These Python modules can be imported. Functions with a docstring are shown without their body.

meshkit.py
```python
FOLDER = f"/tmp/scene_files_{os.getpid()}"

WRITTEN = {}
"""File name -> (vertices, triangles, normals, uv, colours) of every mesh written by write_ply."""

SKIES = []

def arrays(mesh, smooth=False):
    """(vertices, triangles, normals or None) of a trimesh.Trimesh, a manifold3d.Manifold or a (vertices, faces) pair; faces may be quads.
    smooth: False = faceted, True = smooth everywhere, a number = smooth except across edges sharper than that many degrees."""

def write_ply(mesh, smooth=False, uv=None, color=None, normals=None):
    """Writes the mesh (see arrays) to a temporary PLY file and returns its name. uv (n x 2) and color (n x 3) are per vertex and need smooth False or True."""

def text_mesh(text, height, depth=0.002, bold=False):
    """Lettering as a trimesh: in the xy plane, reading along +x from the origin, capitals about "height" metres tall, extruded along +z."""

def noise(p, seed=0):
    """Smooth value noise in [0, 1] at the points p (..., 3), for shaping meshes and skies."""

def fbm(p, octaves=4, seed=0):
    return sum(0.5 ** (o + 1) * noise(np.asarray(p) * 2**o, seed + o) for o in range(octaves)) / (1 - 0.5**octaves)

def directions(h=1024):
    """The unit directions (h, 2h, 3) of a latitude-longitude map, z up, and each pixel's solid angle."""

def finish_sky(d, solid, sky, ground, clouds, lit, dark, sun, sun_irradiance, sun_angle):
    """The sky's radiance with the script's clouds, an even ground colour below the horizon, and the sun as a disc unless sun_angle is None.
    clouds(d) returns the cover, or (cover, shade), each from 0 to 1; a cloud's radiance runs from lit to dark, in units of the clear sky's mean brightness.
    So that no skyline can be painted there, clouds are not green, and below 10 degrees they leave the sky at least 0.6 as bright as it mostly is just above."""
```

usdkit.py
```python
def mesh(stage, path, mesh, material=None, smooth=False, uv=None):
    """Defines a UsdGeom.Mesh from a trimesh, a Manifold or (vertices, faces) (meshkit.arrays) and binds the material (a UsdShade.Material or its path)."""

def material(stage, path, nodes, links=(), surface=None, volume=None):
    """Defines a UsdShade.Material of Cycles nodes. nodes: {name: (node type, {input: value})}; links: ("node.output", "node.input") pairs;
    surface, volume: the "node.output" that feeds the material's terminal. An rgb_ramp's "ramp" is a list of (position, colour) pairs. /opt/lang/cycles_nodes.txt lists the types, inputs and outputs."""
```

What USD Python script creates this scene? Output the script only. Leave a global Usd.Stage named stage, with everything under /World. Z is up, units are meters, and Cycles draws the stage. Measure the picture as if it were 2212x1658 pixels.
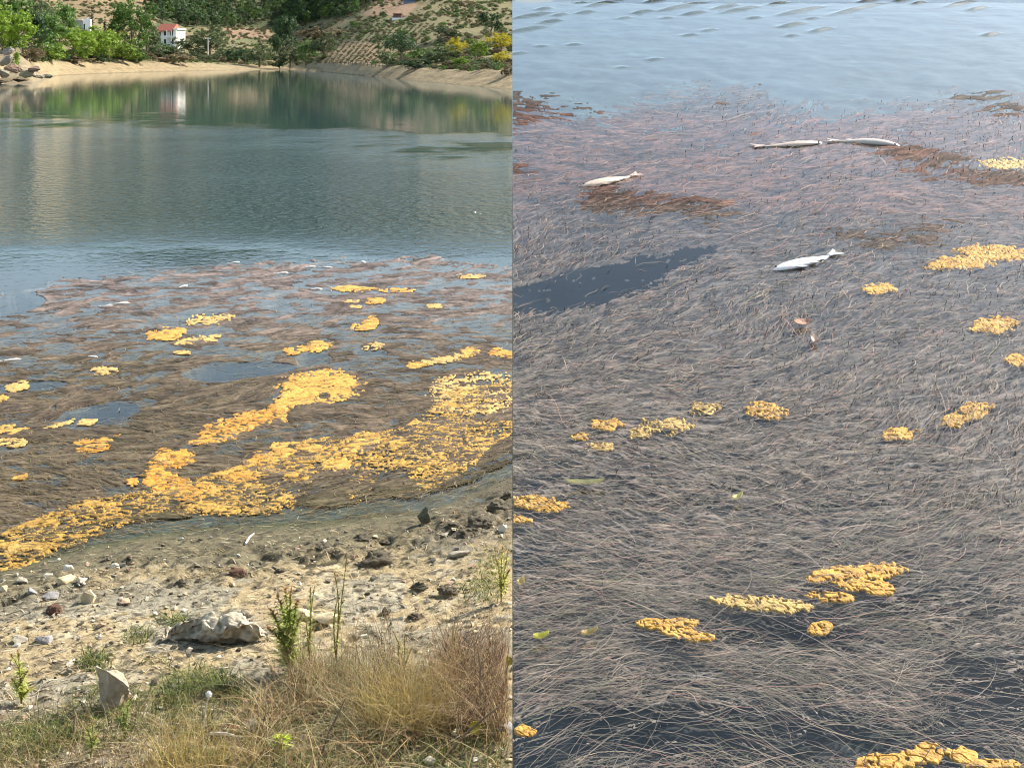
import math
import numpy as np
import trimesh
from scipy.spatial import ConvexHull
from scipy.ndimage import map_coordinates
import meshkit, usdkit
from meshkit import noise, fbm
from pxr import Usd, UsdGeom, UsdLux, UsdShade, Sdf, Gf, Vt

stage = Usd.Stage.CreateInMemory()
UsdGeom.SetStageUpAxis(stage, 'Z')
UsdGeom.SetStageMetersPerUnit(stage, 1.0)
UsdGeom.Xform.Define(stage, '/World')
UsdGeom.Scope.Define(stage, '/World/Looks')

# ------------------------------------------------------------------ camera, sky, sun, exposure
F, HZ, CX, ZC = 2600.0, 125.0, 1105.5, 4.7          # focal length and eye line in units of a 2211 x 1658 picture, eye height in metres
cam = UsdGeom.Camera.Define(stage, '/World/camera')
cam.AddTranslateOp().Set(Gf.Vec3d(0, 0, ZC))
cam.AddRotateXYZOp().Set(Gf.Vec3f(90, 0, 0))
cam.CreateHorizontalApertureAttr(36.0)
cam.CreateVerticalApertureAttr(27.0)
cam.CreateFocalLengthAttr(36.0 * F / 2211)
cam.CreateVerticalApertureOffsetAttr(-(829 - HZ) / 2211 * 36.0)
cam.CreateClippingRangeAttr(Gf.Vec2f(0.05, 20000))
cam.CreateExposureAttr(1.5)

SUN_AZ, SUN_EL = math.radians(54), math.radians(38)
SUN = np.array([math.sin(SUN_AZ) * math.cos(SUN_EL), math.cos(SUN_AZ) * math.cos(SUN_EL), math.sin(SUN_EL)])
sky = UsdLux.DomeLight.Define(stage, '/World/sky')
sky.GetPrim().SetCustomDataByKey('kind', 'structure')
VEIL = (0.5, 0.75, (1.45, 1.84, 1.94))                 # thin high cloud over the whole sky: least and most cover, its brightness
skym = usdkit.material(stage, '/World/Looks/sky', {
    's': ('sky_texture', {'sky_type': 'single_scattering', 'sun_disc': False, 'sun_elevation': SUN_EL, 'sun_rotation': SUN_AZ,
                          'altitude': 300.0, 'air_density': 1.0, 'aerosol_density': 1.2, 'ozone_density': 1.0}),
    'tc': ('texture_coordinate', {}), 'mp': ('mapping', {'scale': (1.0, 1.0, 2.6)}), 'n': ('noise_texture', {'scale': 1.7, 'detail': 6.0, 'roughness': 0.6}),
    'cv': ('map_range', {'from_min': 0.35, 'from_max': 0.7, 'to_min': VEIL[0], 'to_max': VEIL[1], 'clamp': True}),
    'mx': ('mix_color', {'b': VEIL[2], 'use_clamp': False}),
    'b': ('background_shader', {'strength': 0.13})},
    [('tc.generated', 'mp.vector'), ('mp.vector', 'n.vector'), ('n.fac', 'cv.value'), ('cv.result', 'mx.fac'), ('s.color', 'mx.a'), ('mx.result', 'b.color')], surface='b.background')
UsdShade.MaterialBindingAPI.Apply(sky.GetPrim()).Bind(skym)
sun = UsdLux.DistantLight.Define(stage, '/World/sun')
sun.CreateIntensityAttr(1.2)
sun.CreateAngleAttr(0.53)
sun.CreateNormalizeAttr(True)
sun.CreateColorAttr(Gf.Vec3f(1.0, 0.93, 0.82))
sun.AddRotateXYZOp().Set(Gf.Vec3f(90 - math.degrees(SUN_EL), 0, -math.degrees(SUN_AZ) + 180 - 180))
_d = Gf.Rotation(Gf.Vec3d(0, 0, 1), Gf.Vec3d(*SUN))
sun.ClearXformOpOrder()
_m = Gf.Matrix4d(1.0); _m.SetRotate(_d)
sun.AddTransformOp(opSuffix='aim').Set(_m)           # its -z axis points away from the sun

# ------------------------------------------------------------------ helpers
RNG = np.random.default_rng
used = {}


def numbered(parent, name):
    key = parent + '/' + name
    k = used.get(key, 0)
    used[key] = k + 1
    return key if k == 0 else f'{key}_{k:03d}'


def data(prim, **kw):
    for k, v in kw.items():
        if v:
            prim.SetCustomDataByKey(k, v)


def put(name, mesh, mat, parent='/World', smooth=False, col=None, **kw):
    """One Mesh prim; col = a colour for every vertex."""
    path = numbered(parent, name)
    m = usdkit.mesh(stage, path, mesh, MATS[mat], smooth=smooth)
    if col is not None:
        UsdGeom.PrimvarsAPI(m).CreatePrimvar('col', Sdf.ValueTypeNames.Color3fArray, 'vertex').Set(
            Vt.Vec3fArray.FromNumpy(np.ascontiguousarray(col, dtype=np.float32)))
    data(m.GetPrim(), **kw)
    return path


def thing(name, loc, rz=0.0, scale=1.0, tilt=None, **kw):
    path = numbered('/World', name)
    x = UsdGeom.Xform.Define(stage, path)
    x.AddTranslateOp().Set(Gf.Vec3d(*map(float, loc)))
    if tilt is not None:
        x.AddRotateXYZOp().Set(Gf.Vec3f(float(tilt), 0, float(rz)))
    else:
        x.AddRotateZOp().Set(float(rz))
    s = (scale,) * 3 if np.ndim(scale) == 0 else scale
    x.AddScaleOp().Set(Gf.Vec3f(*map(float, s)))
    data(x.GetPrim(), **kw)
    return path


def copy_of(source, name, loc, rz=0.0, scale=1.0, **kw):
    path = thing(name, loc, rz, scale, **kw)
    p = stage.GetPrimAtPath(path)
    p.GetReferences().AddInternalReference(source)
    p.SetInstanceable(True)
    return path


def P(px, py, z=0.0):
    """The point at height z that the ray through picture point (px, py) meets."""
    px, py = np.asarray(px, float), np.asarray(py, float)
    y = F * (ZC - z) / (py - HZ)
    return np.stack([(px - CX) * y / F, y, np.broadcast_to(z, y.shape).astype(float)], -1)


def to_px(p):
    p = np.asarray(p, float)
    return CX + p[..., 0] * F / p[..., 1], HZ + (ZC - p[..., 2]) * F / p[..., 1]


# the sloping sheet of water of the right-hand view: a plane rising away from the viewer
KS, VS = 2151.0, -400.0
SL = (HZ - VS) / F
Z0 = ZC - KS / F
TS = math.atan(SL)
NS = np.array([0, -math.sin(TS), math.cos(TS)])
US = np.array([0, math.cos(TS), math.sin(TS)])
SLAB_DEG = math.degrees(TS)


def R(px, py, n=0.0):
    px, py = np.asarray(px, float), np.asarray(py, float)
    y = KS / (py - VS)
    p = np.stack([(px - CX) * y / F, y, Z0 + SL * y], -1)
    return p + np.asarray(n)[..., None] * NS


def slab(u, s, n=0.0):
    """Sheet coordinates: u to the right, s metres up the slope, n off the water."""
    u, s, n = np.broadcast_arrays(np.asarray(u, float), np.asarray(s, float), np.asarray(n, float))
    o = np.array([0, 0, Z0])
    return o + u[..., None] * np.array([1., 0, 0]) + s[..., None] * US + n[..., None] * NS


def slab_of(px, py):
    y = KS / (np.asarray(py, float) - VS)
    return (np.asarray(px, float) - CX) * y / F, y / math.cos(TS)


def flat(x, y, n=0.0):
    return np.stack(np.broadcast_arrays(np.asarray(x, float), np.asarray(y, float), np.asarray(n, float)), -1)


def grid_faces(nr, nc):
    i, j = np.meshgrid(np.arange(nr - 1), np.arange(nc - 1), indexing='ij')
    a = i * nc + j
    return np.stack([a, a + 1, a + nc + 1, a + nc], -1).reshape(-1, 4)


def n2(x, y, s, seed=0, oct=3):
    return fbm(np.stack([np.asarray(x, float) * s, np.asarray(y, float) * s, np.full(np.shape(x), seed * 7.3)], -1), oct, seed)


def smoothstep(a, b, x):
    t = np.clip((np.asarray(x, float) - a) / (b - a), 0, 1)
    return t * t * (3 - 2 * t)


def inpoly(px, py, poly):
    poly = np.asarray(poly, float)
    inside = np.zeros(np.shape(px), bool)
    j = len(poly) - 1
    for i in range(len(poly)):
        xi, yi, xj, yj = *poly[i], *poly[j]
        c = ((yi > py) != (yj > py)) & (px < (xj - xi) * (py - yi) / (yj - yi + 1e-12) + xi)
        inside ^= c
        j = i
    return inside


def ell(px, py, cx, cy, rx, ry, tilt=0.0):
    """1 at the middle of an ellipse, 0 on its rim."""
    c, s = math.cos(math.radians(tilt)), math.sin(math.radians(tilt))
    dx, dy = px - cx, -(py - cy)
    u, v = dx * c + dy * s, -dx * s + dy * c
    return 1 - np.sqrt((u / rx) ** 2 + (v / ry) ** 2)


def cat(parts):
    vs, fs, cs, n = [], [], [], 0
    for p in parts:
        v, f = np.asarray(p[0], float), np.asarray(p[1], int)
        if f.shape[1] == 4:
            f = np.vstack([f[:, [0, 1, 2]], f[:, [0, 2, 3]]])
        vs.append(v); fs.append(f + n); n += len(v)
        if len(p) > 2:
            cs.append(np.broadcast_to(p[2], v.shape))
    return (np.vstack(vs), np.vstack(fs)) + ((np.vstack(cs),) if cs else ())


def box(x0, x1, y0, y1, z0, z1):
    m = trimesh.creation.box([x1 - x0, y1 - y0, z1 - z0])
    m.apply_translation([(x0 + x1) / 2, (y0 + y1) / 2, (z0 + z1) / 2])
    return np.array(m.vertices), np.array(m.faces)


def tube(pts, rad, sides=6, cap=True):
    p = np.asarray(pts, float)
    rad = np.broadcast_to(rad, (len(p),))
    t = np.gradient(p, axis=0)
    t /= np.linalg.norm(t, axis=1, keepdims=True) + 1e-12
    ref = np.where(np.abs(t[:, 2:]) < 0.9, [0, 0, 1.0], [1.0, 0, 0])
    a = np.cross(t, ref); a /= np.linalg.norm(a, axis=1, keepdims=True) + 1e-12
    b = np.cross(t, a)
    ang = np.arange(sides) * 2 * np.pi / sides
    v = p[:, None] + rad[:, None, None] * (np.cos(ang)[None, :, None] * a[:, None] + np.sin(ang)[None, :, None] * b[:, None])
    i, j = np.meshgrid(np.arange(len(p) - 1), np.arange(sides), indexing='ij')
    q = np.stack([i * sides + j, i * sides + (j + 1) % sides, (i + 1) * sides + (j + 1) % sides, (i + 1) * sides + j], -1).reshape(-1, 4)
    f = np.vstack([q[:, [0, 1, 2]], q[:, [0, 2, 3]]])
    v = v.reshape(-1, 3)
    if cap:
        n = len(v)
        v = np.vstack([v, p[0], p[-1]])
        k = np.arange(sides); m = (len(p) - 1) * sides
        f = np.vstack([f, np.stack([(k + 1) % sides, k, np.full(sides, n)], 1), np.stack([m + k, m + (k + 1) % sides, np.full(sides, n + 1)], 1)])
    return v, f


def ribbons(path, up, width, cols):
    """path (N, k, 3), up (3,) or (N, 3), width (N,), cols (N, 3): N tapered flat strips as one mesh."""
    N, k = path.shape[:2]
    t = np.gradient(path, axis=1)
    side = np.cross(t, np.broadcast_to(np.asarray(up, float).reshape(-1, 1, 3), t.shape))
    side /= np.linalg.norm(side, axis=2, keepdims=True) + 1e-12
    tp = (1 - (np.linspace(-1, 1, k) ** 2) * 0.75)
    w = np.asarray(width)[:, None, None] * tp[None, :, None] / 2
    v = np.stack([path - side * w, path + side * w], 2).reshape(-1, 3)
    base = (np.arange(N) * k * 2)[:, None]
    q = np.stack([np.stack([2 * i + 0, 2 * i + 1, 2 * i + 3, 2 * i + 2]) for i in range(k - 1)])
    f = (base[:, :, None] + q[None]).reshape(-1, 4)
    f = np.vstack([f[:, [0, 1, 2]], f[:, [0, 2, 3]]])
    c = np.repeat(cols, 2 * k, axis=0)
    return v, f, c


def blades(base, lean, height, width, cols, k=4, seed=0):
    """Grass blades: base (N,3), lean (N,2) horizontal reach of the tip, height (N,), width (N,)."""
    N = len(base)
    u = np.linspace(0, 1, k)
    path = base[:, None] + np.stack([lean[:, :1] * u ** 1.8, lean[:, 1:] * u ** 1.8, height[:, None] * (u - 0.25 * u ** 3 * (np.linalg.norm(lean, axis=1) / (height + 1e-6))[:, None].clip(0, 1.5))], -1)
    a = RNG(seed).uniform(0, 2 * np.pi, N)
    side = np.stack([np.cos(a), np.sin(a), 0 * a], -1)
    tp = (1 - u ** 1.5) * 0.9 + 0.1
    w = width[:, None, None] * tp[None, :, None] / 2
    v = np.stack([path - side[:, None] * w, path + side[:, None] * w], 2).reshape(-1, 3)
    b = (np.arange(N) * k * 2)[:, None]
    q = np.stack([np.stack([2 * i, 2 * i + 1, 2 * i + 3, 2 * i + 2]) for i in range(k - 1)])
    f = (b[:, :, None] + q[None]).reshape(-1, 4)
    f = np.vstack([f[:, [0, 1, 2]], f[:, [0, 2, 3]]])
    return v, f, np.repeat(cols, 2 * k, axis=0)


# ------------------------------------------------------------------ materials
MATS = {}


def mat(name, nodes, links, surface):
    MATS[name] = usdkit.material(stage, '/World/Looks/' + name, nodes, links, surface=surface)


def matte(name, c1, c2, scale=6.0, rough=0.9, bump=0.0, bscale=30.0, spec=0.2, dist=0.02):
    mat(name, {'g': ('geometry', {}), 't': ('texture_coordinate', {}), 'n': ('noise_texture', {'scale': scale, 'detail': 5.0, 'roughness': 0.65}),
               'r': ('rgb_ramp', {'ramp': [(0.3, c1), (0.7, c2)]}), 'n2': ('noise_texture', {'scale': bscale, 'detail': 4.0}),
               'b': ('bump', {'strength': bump, 'distance': dist}),
               'p': ('principled_bsdf', {'roughness': rough, 'specular_ior_level': spec})},
        [('t.object', 'n.vector'), ('n.fac', 'r.fac'), ('r.color', 'p.base_color'), ('t.object', 'n2.vector'), ('n2.fac', 'b.height'), ('b.normal', 'p.normal')], 'p.BSDF')


def vcol(name, rough=0.9, spec=0.2, scale=40.0, amount=0.35, bump=0.0, bscale=60.0, dist=0.02, trans=0.0, island=0.0):
    """Colour from the mesh, with fine grain over it; optionally light passes through, optionally each piece differs."""
    nodes = {'a': ('attribute', {'attribute': 'col'}), 't': ('texture_coordinate', {}), 'n': ('noise_texture', {'scale': scale, 'detail': 5.0, 'roughness': 0.7}),
             'm': ('map_range', {'from_min': 0.25, 'from_max': 0.75, 'to_min': 1 - amount, 'to_max': 1 + amount}),
             'x': ('vector_math', {'math_type': 'scale'}),
             'n2': ('noise_texture', {'scale': bscale, 'detail': 5.0, 'roughness': 0.65}), 'b': ('bump', {'strength': bump, 'distance': dist}),
             'p': ('principled_bsdf', {'roughness': rough, 'specular_ior_level': spec})}
    links = [('t.object', 'n.vector'), ('n.fac', 'm.value'), ('a.color', 'x.vector1')]
    if island:
        nodes.update({'g': ('geometry', {}), 'mi': ('map_range', {'to_min': 1 - island, 'to_max': 1 + island}), 'mm': ('math', {'math_type': 'multiply'})})
        links += [('g.random_per_island', 'mi.value'), ('mi.result', 'mm.value1'), ('m.result', 'mm.value2'), ('mm.value', 'x.scale')]
    else:
        links += [('m.result', 'x.scale')]
    links += [('x.vector', 'p.base_color')]
    if bump:
        links += [('t.object', 'n2.vector'), ('n2.fac', 'b.height'), ('b.normal', 'p.normal')]
    out = 'p.BSDF'
    if trans:
        nodes.update({'tl': ('translucent_bsdf', {}), 'mc': ('mix_closure', {'fac': trans})})
        links += [('x.vector', 'tl.color'), ('p.BSDF', 'mc.closure1'), ('tl.BSDF', 'mc.closure2')]
        out = 'mc.closure'
    mat(name, nodes, links, out)


def leafmat(name, c1, c2, c3, trans=0.3):
    mat(name, {'g': ('geometry', {}), 'o': ('object_info', {}), 'r': ('rgb_ramp', {'ramp': [(0.0, c1), (0.55, c2), (1.0, c3)]}),
               'h': ('map_range', {'to_min': 0.8, 'to_max': 1.25}), 'x': ('vector_math', {'math_type': 'scale'}),
               'p': ('principled_bsdf', {'roughness': 0.6, 'specular_ior_level': 0.25}), 'tl': ('translucent_bsdf', {}), 'mc': ('mix_closure', {'fac': trans})},
        [('g.random_per_island', 'r.fac'), ('o.random', 'h.value'), ('r.color', 'x.vector1'), ('h.result', 'x.scale'), ('x.vector', 'p.base_color'), ('x.vector', 'tl.color'),
         ('p.BSDF', 'mc.closure1'), ('tl.BSDF', 'mc.closure2')], 'mc.closure')


vcol('shore_soil', rough=0.95, scale=28.0, amount=0.45, bump=0.9, bscale=45.0, dist=0.02)
vcol('far_ground', rough=0.95, scale=0.5, amount=0.5, bump=0.6, bscale=0.8, dist=0.5)
vcol('lake_bed', rough=0.9, scale=9.0, amount=0.5)
vcol('weed', rough=0.8, spec=0.12, scale=20.0, amount=0.3, trans=0.15)
vcol('algae', rough=0.7, spec=0.3, scale=45.0, amount=0.35, bump=0.5, bscale=120.0, dist=0.01, trans=0.1)
vcol('grass', rough=0.7, spec=0.25, scale=8.0, amount=0.25, trans=0.25)
vcol('stone', rough=0.9, spec=0.25, scale=14.0, amount=0.3, bump=0.8, bscale=40.0, dist=0.015)
vcol('fish', rough=0.35, spec=0.5, scale=60.0, amount=0.15, bump=0.2, bscale=160.0, dist=0.002)
vcol('plain', rough=0.8, spec=0.25, scale=2.0, amount=0.12)
leafmat('leaf_bright', (0.162, 0.243, 0.027), (0.257, 0.324, 0.041), (0.378, 0.405, 0.068))
leafmat('leaf_mid', (0.083, 0.150, 0.030), (0.150, 0.225, 0.045), (0.255, 0.300, 0.075))
leafmat('leaf_dark', (0.038, 0.075, 0.027), (0.068, 0.120, 0.042), (0.120, 0.173, 0.060))
leafmat('leaf_olive', (0.102, 0.131, 0.058), (0.174, 0.203, 0.087), (0.261, 0.275, 0.131))
leafmat('leaf_forest', (0.072, 0.123, 0.043), (0.123, 0.181, 0.058), (0.203, 0.246, 0.080))
leafmat('leaf_yellow', (0.35, 0.30, 0.02), (0.50, 0.42, 0.03), (0.60, 0.52, 0.06))
leafmat('leaf_brown', (0.154, 0.121, 0.066), (0.220, 0.165, 0.088), (0.297, 0.220, 0.110))
matte('bark', (0.10, 0.075, 0.05), (0.2, 0.15, 0.10), 3.0)
matte('wall_white', (0.72, 0.70, 0.66), (0.8, 0.78, 0.74), 0.7)
matte('wall_grey', (0.36, 0.36, 0.38), (0.45, 0.45, 0.47), 0.7)
matte('roof_red', (0.34, 0.10, 0.07), (0.44, 0.16, 0.11), 1.5)
matte('hut_brown', (0.10, 0.05, 0.04), (0.17, 0.08, 0.06), 1.0)
matte('metal_blue', (0.10, 0.14, 0.2), (0.14, 0.18, 0.26), 1.0, rough=0.5)
matte('pole_pale', (0.5, 0.48, 0.44), (0.62, 0.6, 0.55), 2.0)
mat('window_glass', {'p': ('principled_bsdf', {'base_color': (0.02, 0.025, 0.03), 'roughness': 0.1})}, [], 'p.BSDF')


def water(name, bump_nodes, bump_links, strength, rough, tint, deep=None, ior=1.36):
    f0 = ((ior - 1) / (ior + 1)) ** 2
    nodes = {'lw': ('layer_weight', {'blend': 0.5}), 'pw': ('math', {'math_type': 'power', 'value2': 5.0}), 'f': ('math', {'math_type': 'multiply_add', 'value2': 1 - f0, 'value3': f0}), 'tr': ('transparent_bsdf', {'color': tint}), 'gl': ('glossy_bsdf', {'color': (1, 1, 1), 'roughness': rough, 'distribution': 'ggx'}),
             'mc': ('mix_closure', {}), 'b': ('bump', {'strength': 1.0, 'distance': strength}), 'geo': ('geometry', {})}
    nodes.update(bump_nodes)
    links = bump_links + [('b.normal', 'gl.normal'), ('lw.facing', 'pw.value1'), ('pw.value', 'f.value1'), ('f.value', 'mc.fac'), ('tr.BSDF', 'mc.closure1'), ('gl.BSDF', 'mc.closure2')]
    out = 'mc.closure'
    if deep:                                          # farther out the lake is deep and its bottom is out of sight
        nodes.update({'xyz': ('separate_xyz', {}), 'dm': ('map_range', {'range_type': 'smoothstep', 'from_min': deep[0], 'from_max': deep[1]}),
                      'pd': ('principled_bsdf', {'base_color': deep[2], 'roughness': rough, 'ior': 1.33, 'specular_ior_level': 0.5}), 'dx': ('mix_closure', {})})
        links += [('geo.position', 'xyz.vector'), ('xyz.y', 'dm.value'), ('b.normal', 'pd.normal'), ('dm.result', 'dx.fac'), ('mc.closure', 'dx.closure1'), ('pd.BSDF', 'dx.closure2')]
        out = 'dx.closure'
    mat(name, nodes, links, out)


# ripples: long-crested waves, strong in the windy middle of the lake, almost none by the far shore and by the weed
water('lake_water', {
    'rot': ('vector_rotate', {'rotate_type': 'z_axis', 'angle': -0.25}), 'mp': ('mapping', {'scale': (1.3, 1.5, 1.0)}), 'wn': ('noise_texture', {'scale': 2.0, 'detail': 3.0, 'roughness': 0.62, 'distortion': 0.25}),
    'pn': ('noise_texture', {'scale': 0.03, 'detail': 5.0, 'roughness': 0.7}), 'pm': ('map_range', {'from_min': 0.36, 'from_max': 0.64, 'to_min': -20.0, 'to_max': 20.0}),
    'sx': ('separate_xyz', {}), 'xk': ('math', {'math_type': 'multiply_add', 'value2': 0.85}), 'yy': ('math', {'math_type': 'add'}),
    'r1': ('map_range', {'range_type': 'smoothstep', 'from_min': 28.0, 'from_max': 35.0, 'to_min': 0.012, 'to_max': 1.0}),
    'r2': ('map_range', {'range_type': 'smoothstep', 'from_min': 26.0, 'from_max': 72.0, 'to_min': 1.0, 'to_max': 0.006}),
    'ym': ('math', {'math_type': 'multiply_add', 'value2': 0.12}),
    'mu': ('math', {'math_type': 'multiply'}), 'mh': ('math', {'math_type': 'multiply'})},
    [('geo.position', 'rot.vector'), ('rot.vector', 'mp.vector'), ('mp.vector', 'wn.vector'), ('geo.position', 'pn.vector'), ('pn.fac', 'pm.value'), ('geo.position', 'sx.vector'),
     ('sx.x', 'xk.value1'), ('sx.y', 'xk.value3'), ('xk.value', 'yy.value1'), ('pm.result', 'yy.value2'),
     ('pm.result', 'ym.value1'), ('sx.y', 'ym.value3'), ('ym.value', 'r1.value'), ('yy.value', 'r2.value'), ('r1.result', 'mu.value1'), ('r2.result', 'mu.value2'), ('mu.value', 'mh.value1'), ('wn.fac', 'mh.value2'), ('mh.value', 'b.height')],
    0.36, 0.03, (0.80, 0.86, 0.82), deep=(25.0, 34.0, (0.026, 0.046, 0.044)))
water('near_water', {'wn': ('noise_texture', {'scale': 5.0, 'detail': 2.0})}, [('geo.position', 'wn.vector'), ('wn.fac', 'b.height')], 0.004, 0.01, (0.86, 0.87, 0.86), ior=1.5)

# ------------------------------------------------------------------ far shore, fields and hills
PXK = np.array([-1500, -600, 0, 60, 125, 200, 300, 400, 540, 600, 625, 700, 800, 930, 1105, 1400, 2200, 4000], float)
SHORE = np.array([400, 250, 181, 174, 163.5, 160, 156.5, 154, 151, 150.4, 150.4, 156, 165.5, 178, 194, 205, 240, 500], float)   # where the water meets the far shore
BEACH = np.array([225, 190, 142, 138, 135.5, 135.5, 136, 137.5, 141, 146, 147, 138, 138, 150, 158, 165, 190, 350], float)        # the top of the bare strip
LINE1 = np.array([120, 110, 92, 92, 90, 86, 100, 104, 110, 112, 112, 105, 100, 105, 112, 110, 120, 200], float)                    # 110 m farther
LINE2 = np.array([10, 0, 10, 5, 0, 0, 20, 55, 62, 60, 55, 40, 15, 10, 20, 20, 20, 20], float)                                     # 300 m farther
LINE3 = np.array([-150, -150, -130, -120, -110, -110, -90, -70, -70, -70, -70, -60, -80, -80, -80, -80, -80, -80], float)
LINE4 = np.array([-280, -290, -250, -240, -235, -250, -270, -290, -270, -260, -255, -250, -230, -210, -200, -190, -200, -260], float) # the skyline, far above the picture
TT = np.array([0, 24, 134, 324, 560, 900], float)


def far_profile(px, t):
    """Height of the land t metres behind the waterline on the bearing px."""
    sh = np.interp(px, PXK, SHORE)
    y0 = F * ZC / (sh - HZ)
    lines = [np.interp(px, PXK, L) for L in (SHORE, BEACH, LINE1, LINE2, LINE3, LINE4)]
    zs = [ZC + (HZ - L) * (y0 + tt) / F for L, tt in zip(lines, TT)]
    z = np.zeros(np.broadcast(px, t).shape)
    t = np.broadcast_to(t, z.shape)
    for k in range(5):
        m = (t >= TT[k]) & (t <= TT[k + 1])
        a = (t - TT[k]) / (TT[k + 1] - TT[k])
        zk = zs[k] + (zs[k + 1] - zs[k]) * a
        z = np.where(m, zk, z)
    z = np.where(t < 0, t * 0.06, z)
    z = np.where(t > TT[-1], zs[-1] - (t - TT[-1]) * 0.12, z)
    y = y0 + t
    x = (px - CX) * y / F
    z = z + smoothstep(5, 60, t) * (n2(x, y, 0.02, 3) - 0.5) * 5.0 + smoothstep(1, 20, t) * (n2(x, y, 0.15, 4) - 0.5) * 1.2
    return x, y, z


def far_at(px, py, tmin=0.0, tmax=890.0):
    """The first point of the land that the picture ray (px, py) meets behind the shore."""
    t = np.linspace(tmin, tmax, 1800)
    x, y, z = far_profile(np.full_like(t, px), t)
    q = HZ + (ZC - z) * F / y
    k = np.argmax(q <= py)
    return np.array([x[k], y[k], z[k]])


pxs = np.concatenate([np.arange(-1500, -60, 40), np.arange(-60, 1180, 5), np.arange(1180, 4001, 40)]).astype(float)
ts = np.concatenate([[-14, -7, -3], np.linspace(0, 24, 14), np.linspace(27, 134, 30), np.linspace(140, 324, 40), np.linspace(332, 560, 36), np.linspace(575, 900, 26), [1000, 1300, 2000, 4000]])
GX, GT = np.meshgrid(pxs, ts, indexing='xy')
fx, fy, fz = far_profile(GX, GT)
fqx, fqy = GX, HZ + (ZC - fz) * F / fy
tan_, soil, straw, olive, forest = map(np.array, [(0.215, 0.165, 0.095), (0.18, 0.112, 0.072), (0.135, 0.112, 0.055), (0.095, 0.092, 0.042), (0.05, 0.058, 0.024)])
wob = (n2(fx, fy, 0.05, 9) - 0.5) * 36
qx, qy = fqx + wob, fqy + wob * 0.35
fc = np.where((n2(fx, fy, 0.03, 5) > 0.5)[..., None], straw, olive * 1.1)
fc = np.where((((qx > 330) & (qx < 640) & (qy < 60)) | ((qx > 600) & (qx < 770) & (qy < 42)) | (qy < -14))[..., None], forest, fc)
fc = np.where(((qx > 90) & (qx < 340) & (qy < 50) & (qy > -10))[..., None], straw * 0.6 + soil * 0.4, fc)
fc = np.where(((qx > 490) & (qx < 585) & (qy > 60) & (qy < 84))[..., None], soil * 0.8 + tan_ * 0.25, fc)
fc = np.where(inpoly(fqx, fqy, [(680, 140), (745, 88), (805, 92), (845, 138)])[..., None], soil * 0.45 + straw * 0.6, fc)
fc = np.where(inpoly(qx, fqy, [(745, 88), (800, 42), (930, 45), (900, 100), (810, 95)])[..., None], olive * 0.75 + straw * 0.4, fc)
fc = np.where(inpoly(fqx, fqy, [(785, 36), (800, 2), (900, -10), (905, 8), (880, 34)])[..., None], soil * 0.9 + tan_ * 0.2, fc)
fc = np.where(((qx > 930) & (qy < 110))[..., None], straw * 0.75 + olive * 0.3, fc)
bare = smoothstep(30, 20, GT + (n2(fx, fy, 0.1, 6) - 0.5) * 22)[..., None]
fc = fc * (1 - bare) + tan_ * bare
fc = fc * np.where((GT < 1.5)[..., None], 0.6, 1.0)                                                # wet rim
fc = np.where(((GT > 8) & (GT < 10.5))[..., None], fc * 0.85, fc)
far_v = np.stack([fx, fy, fz], -1).reshape(-1, 3)
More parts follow.
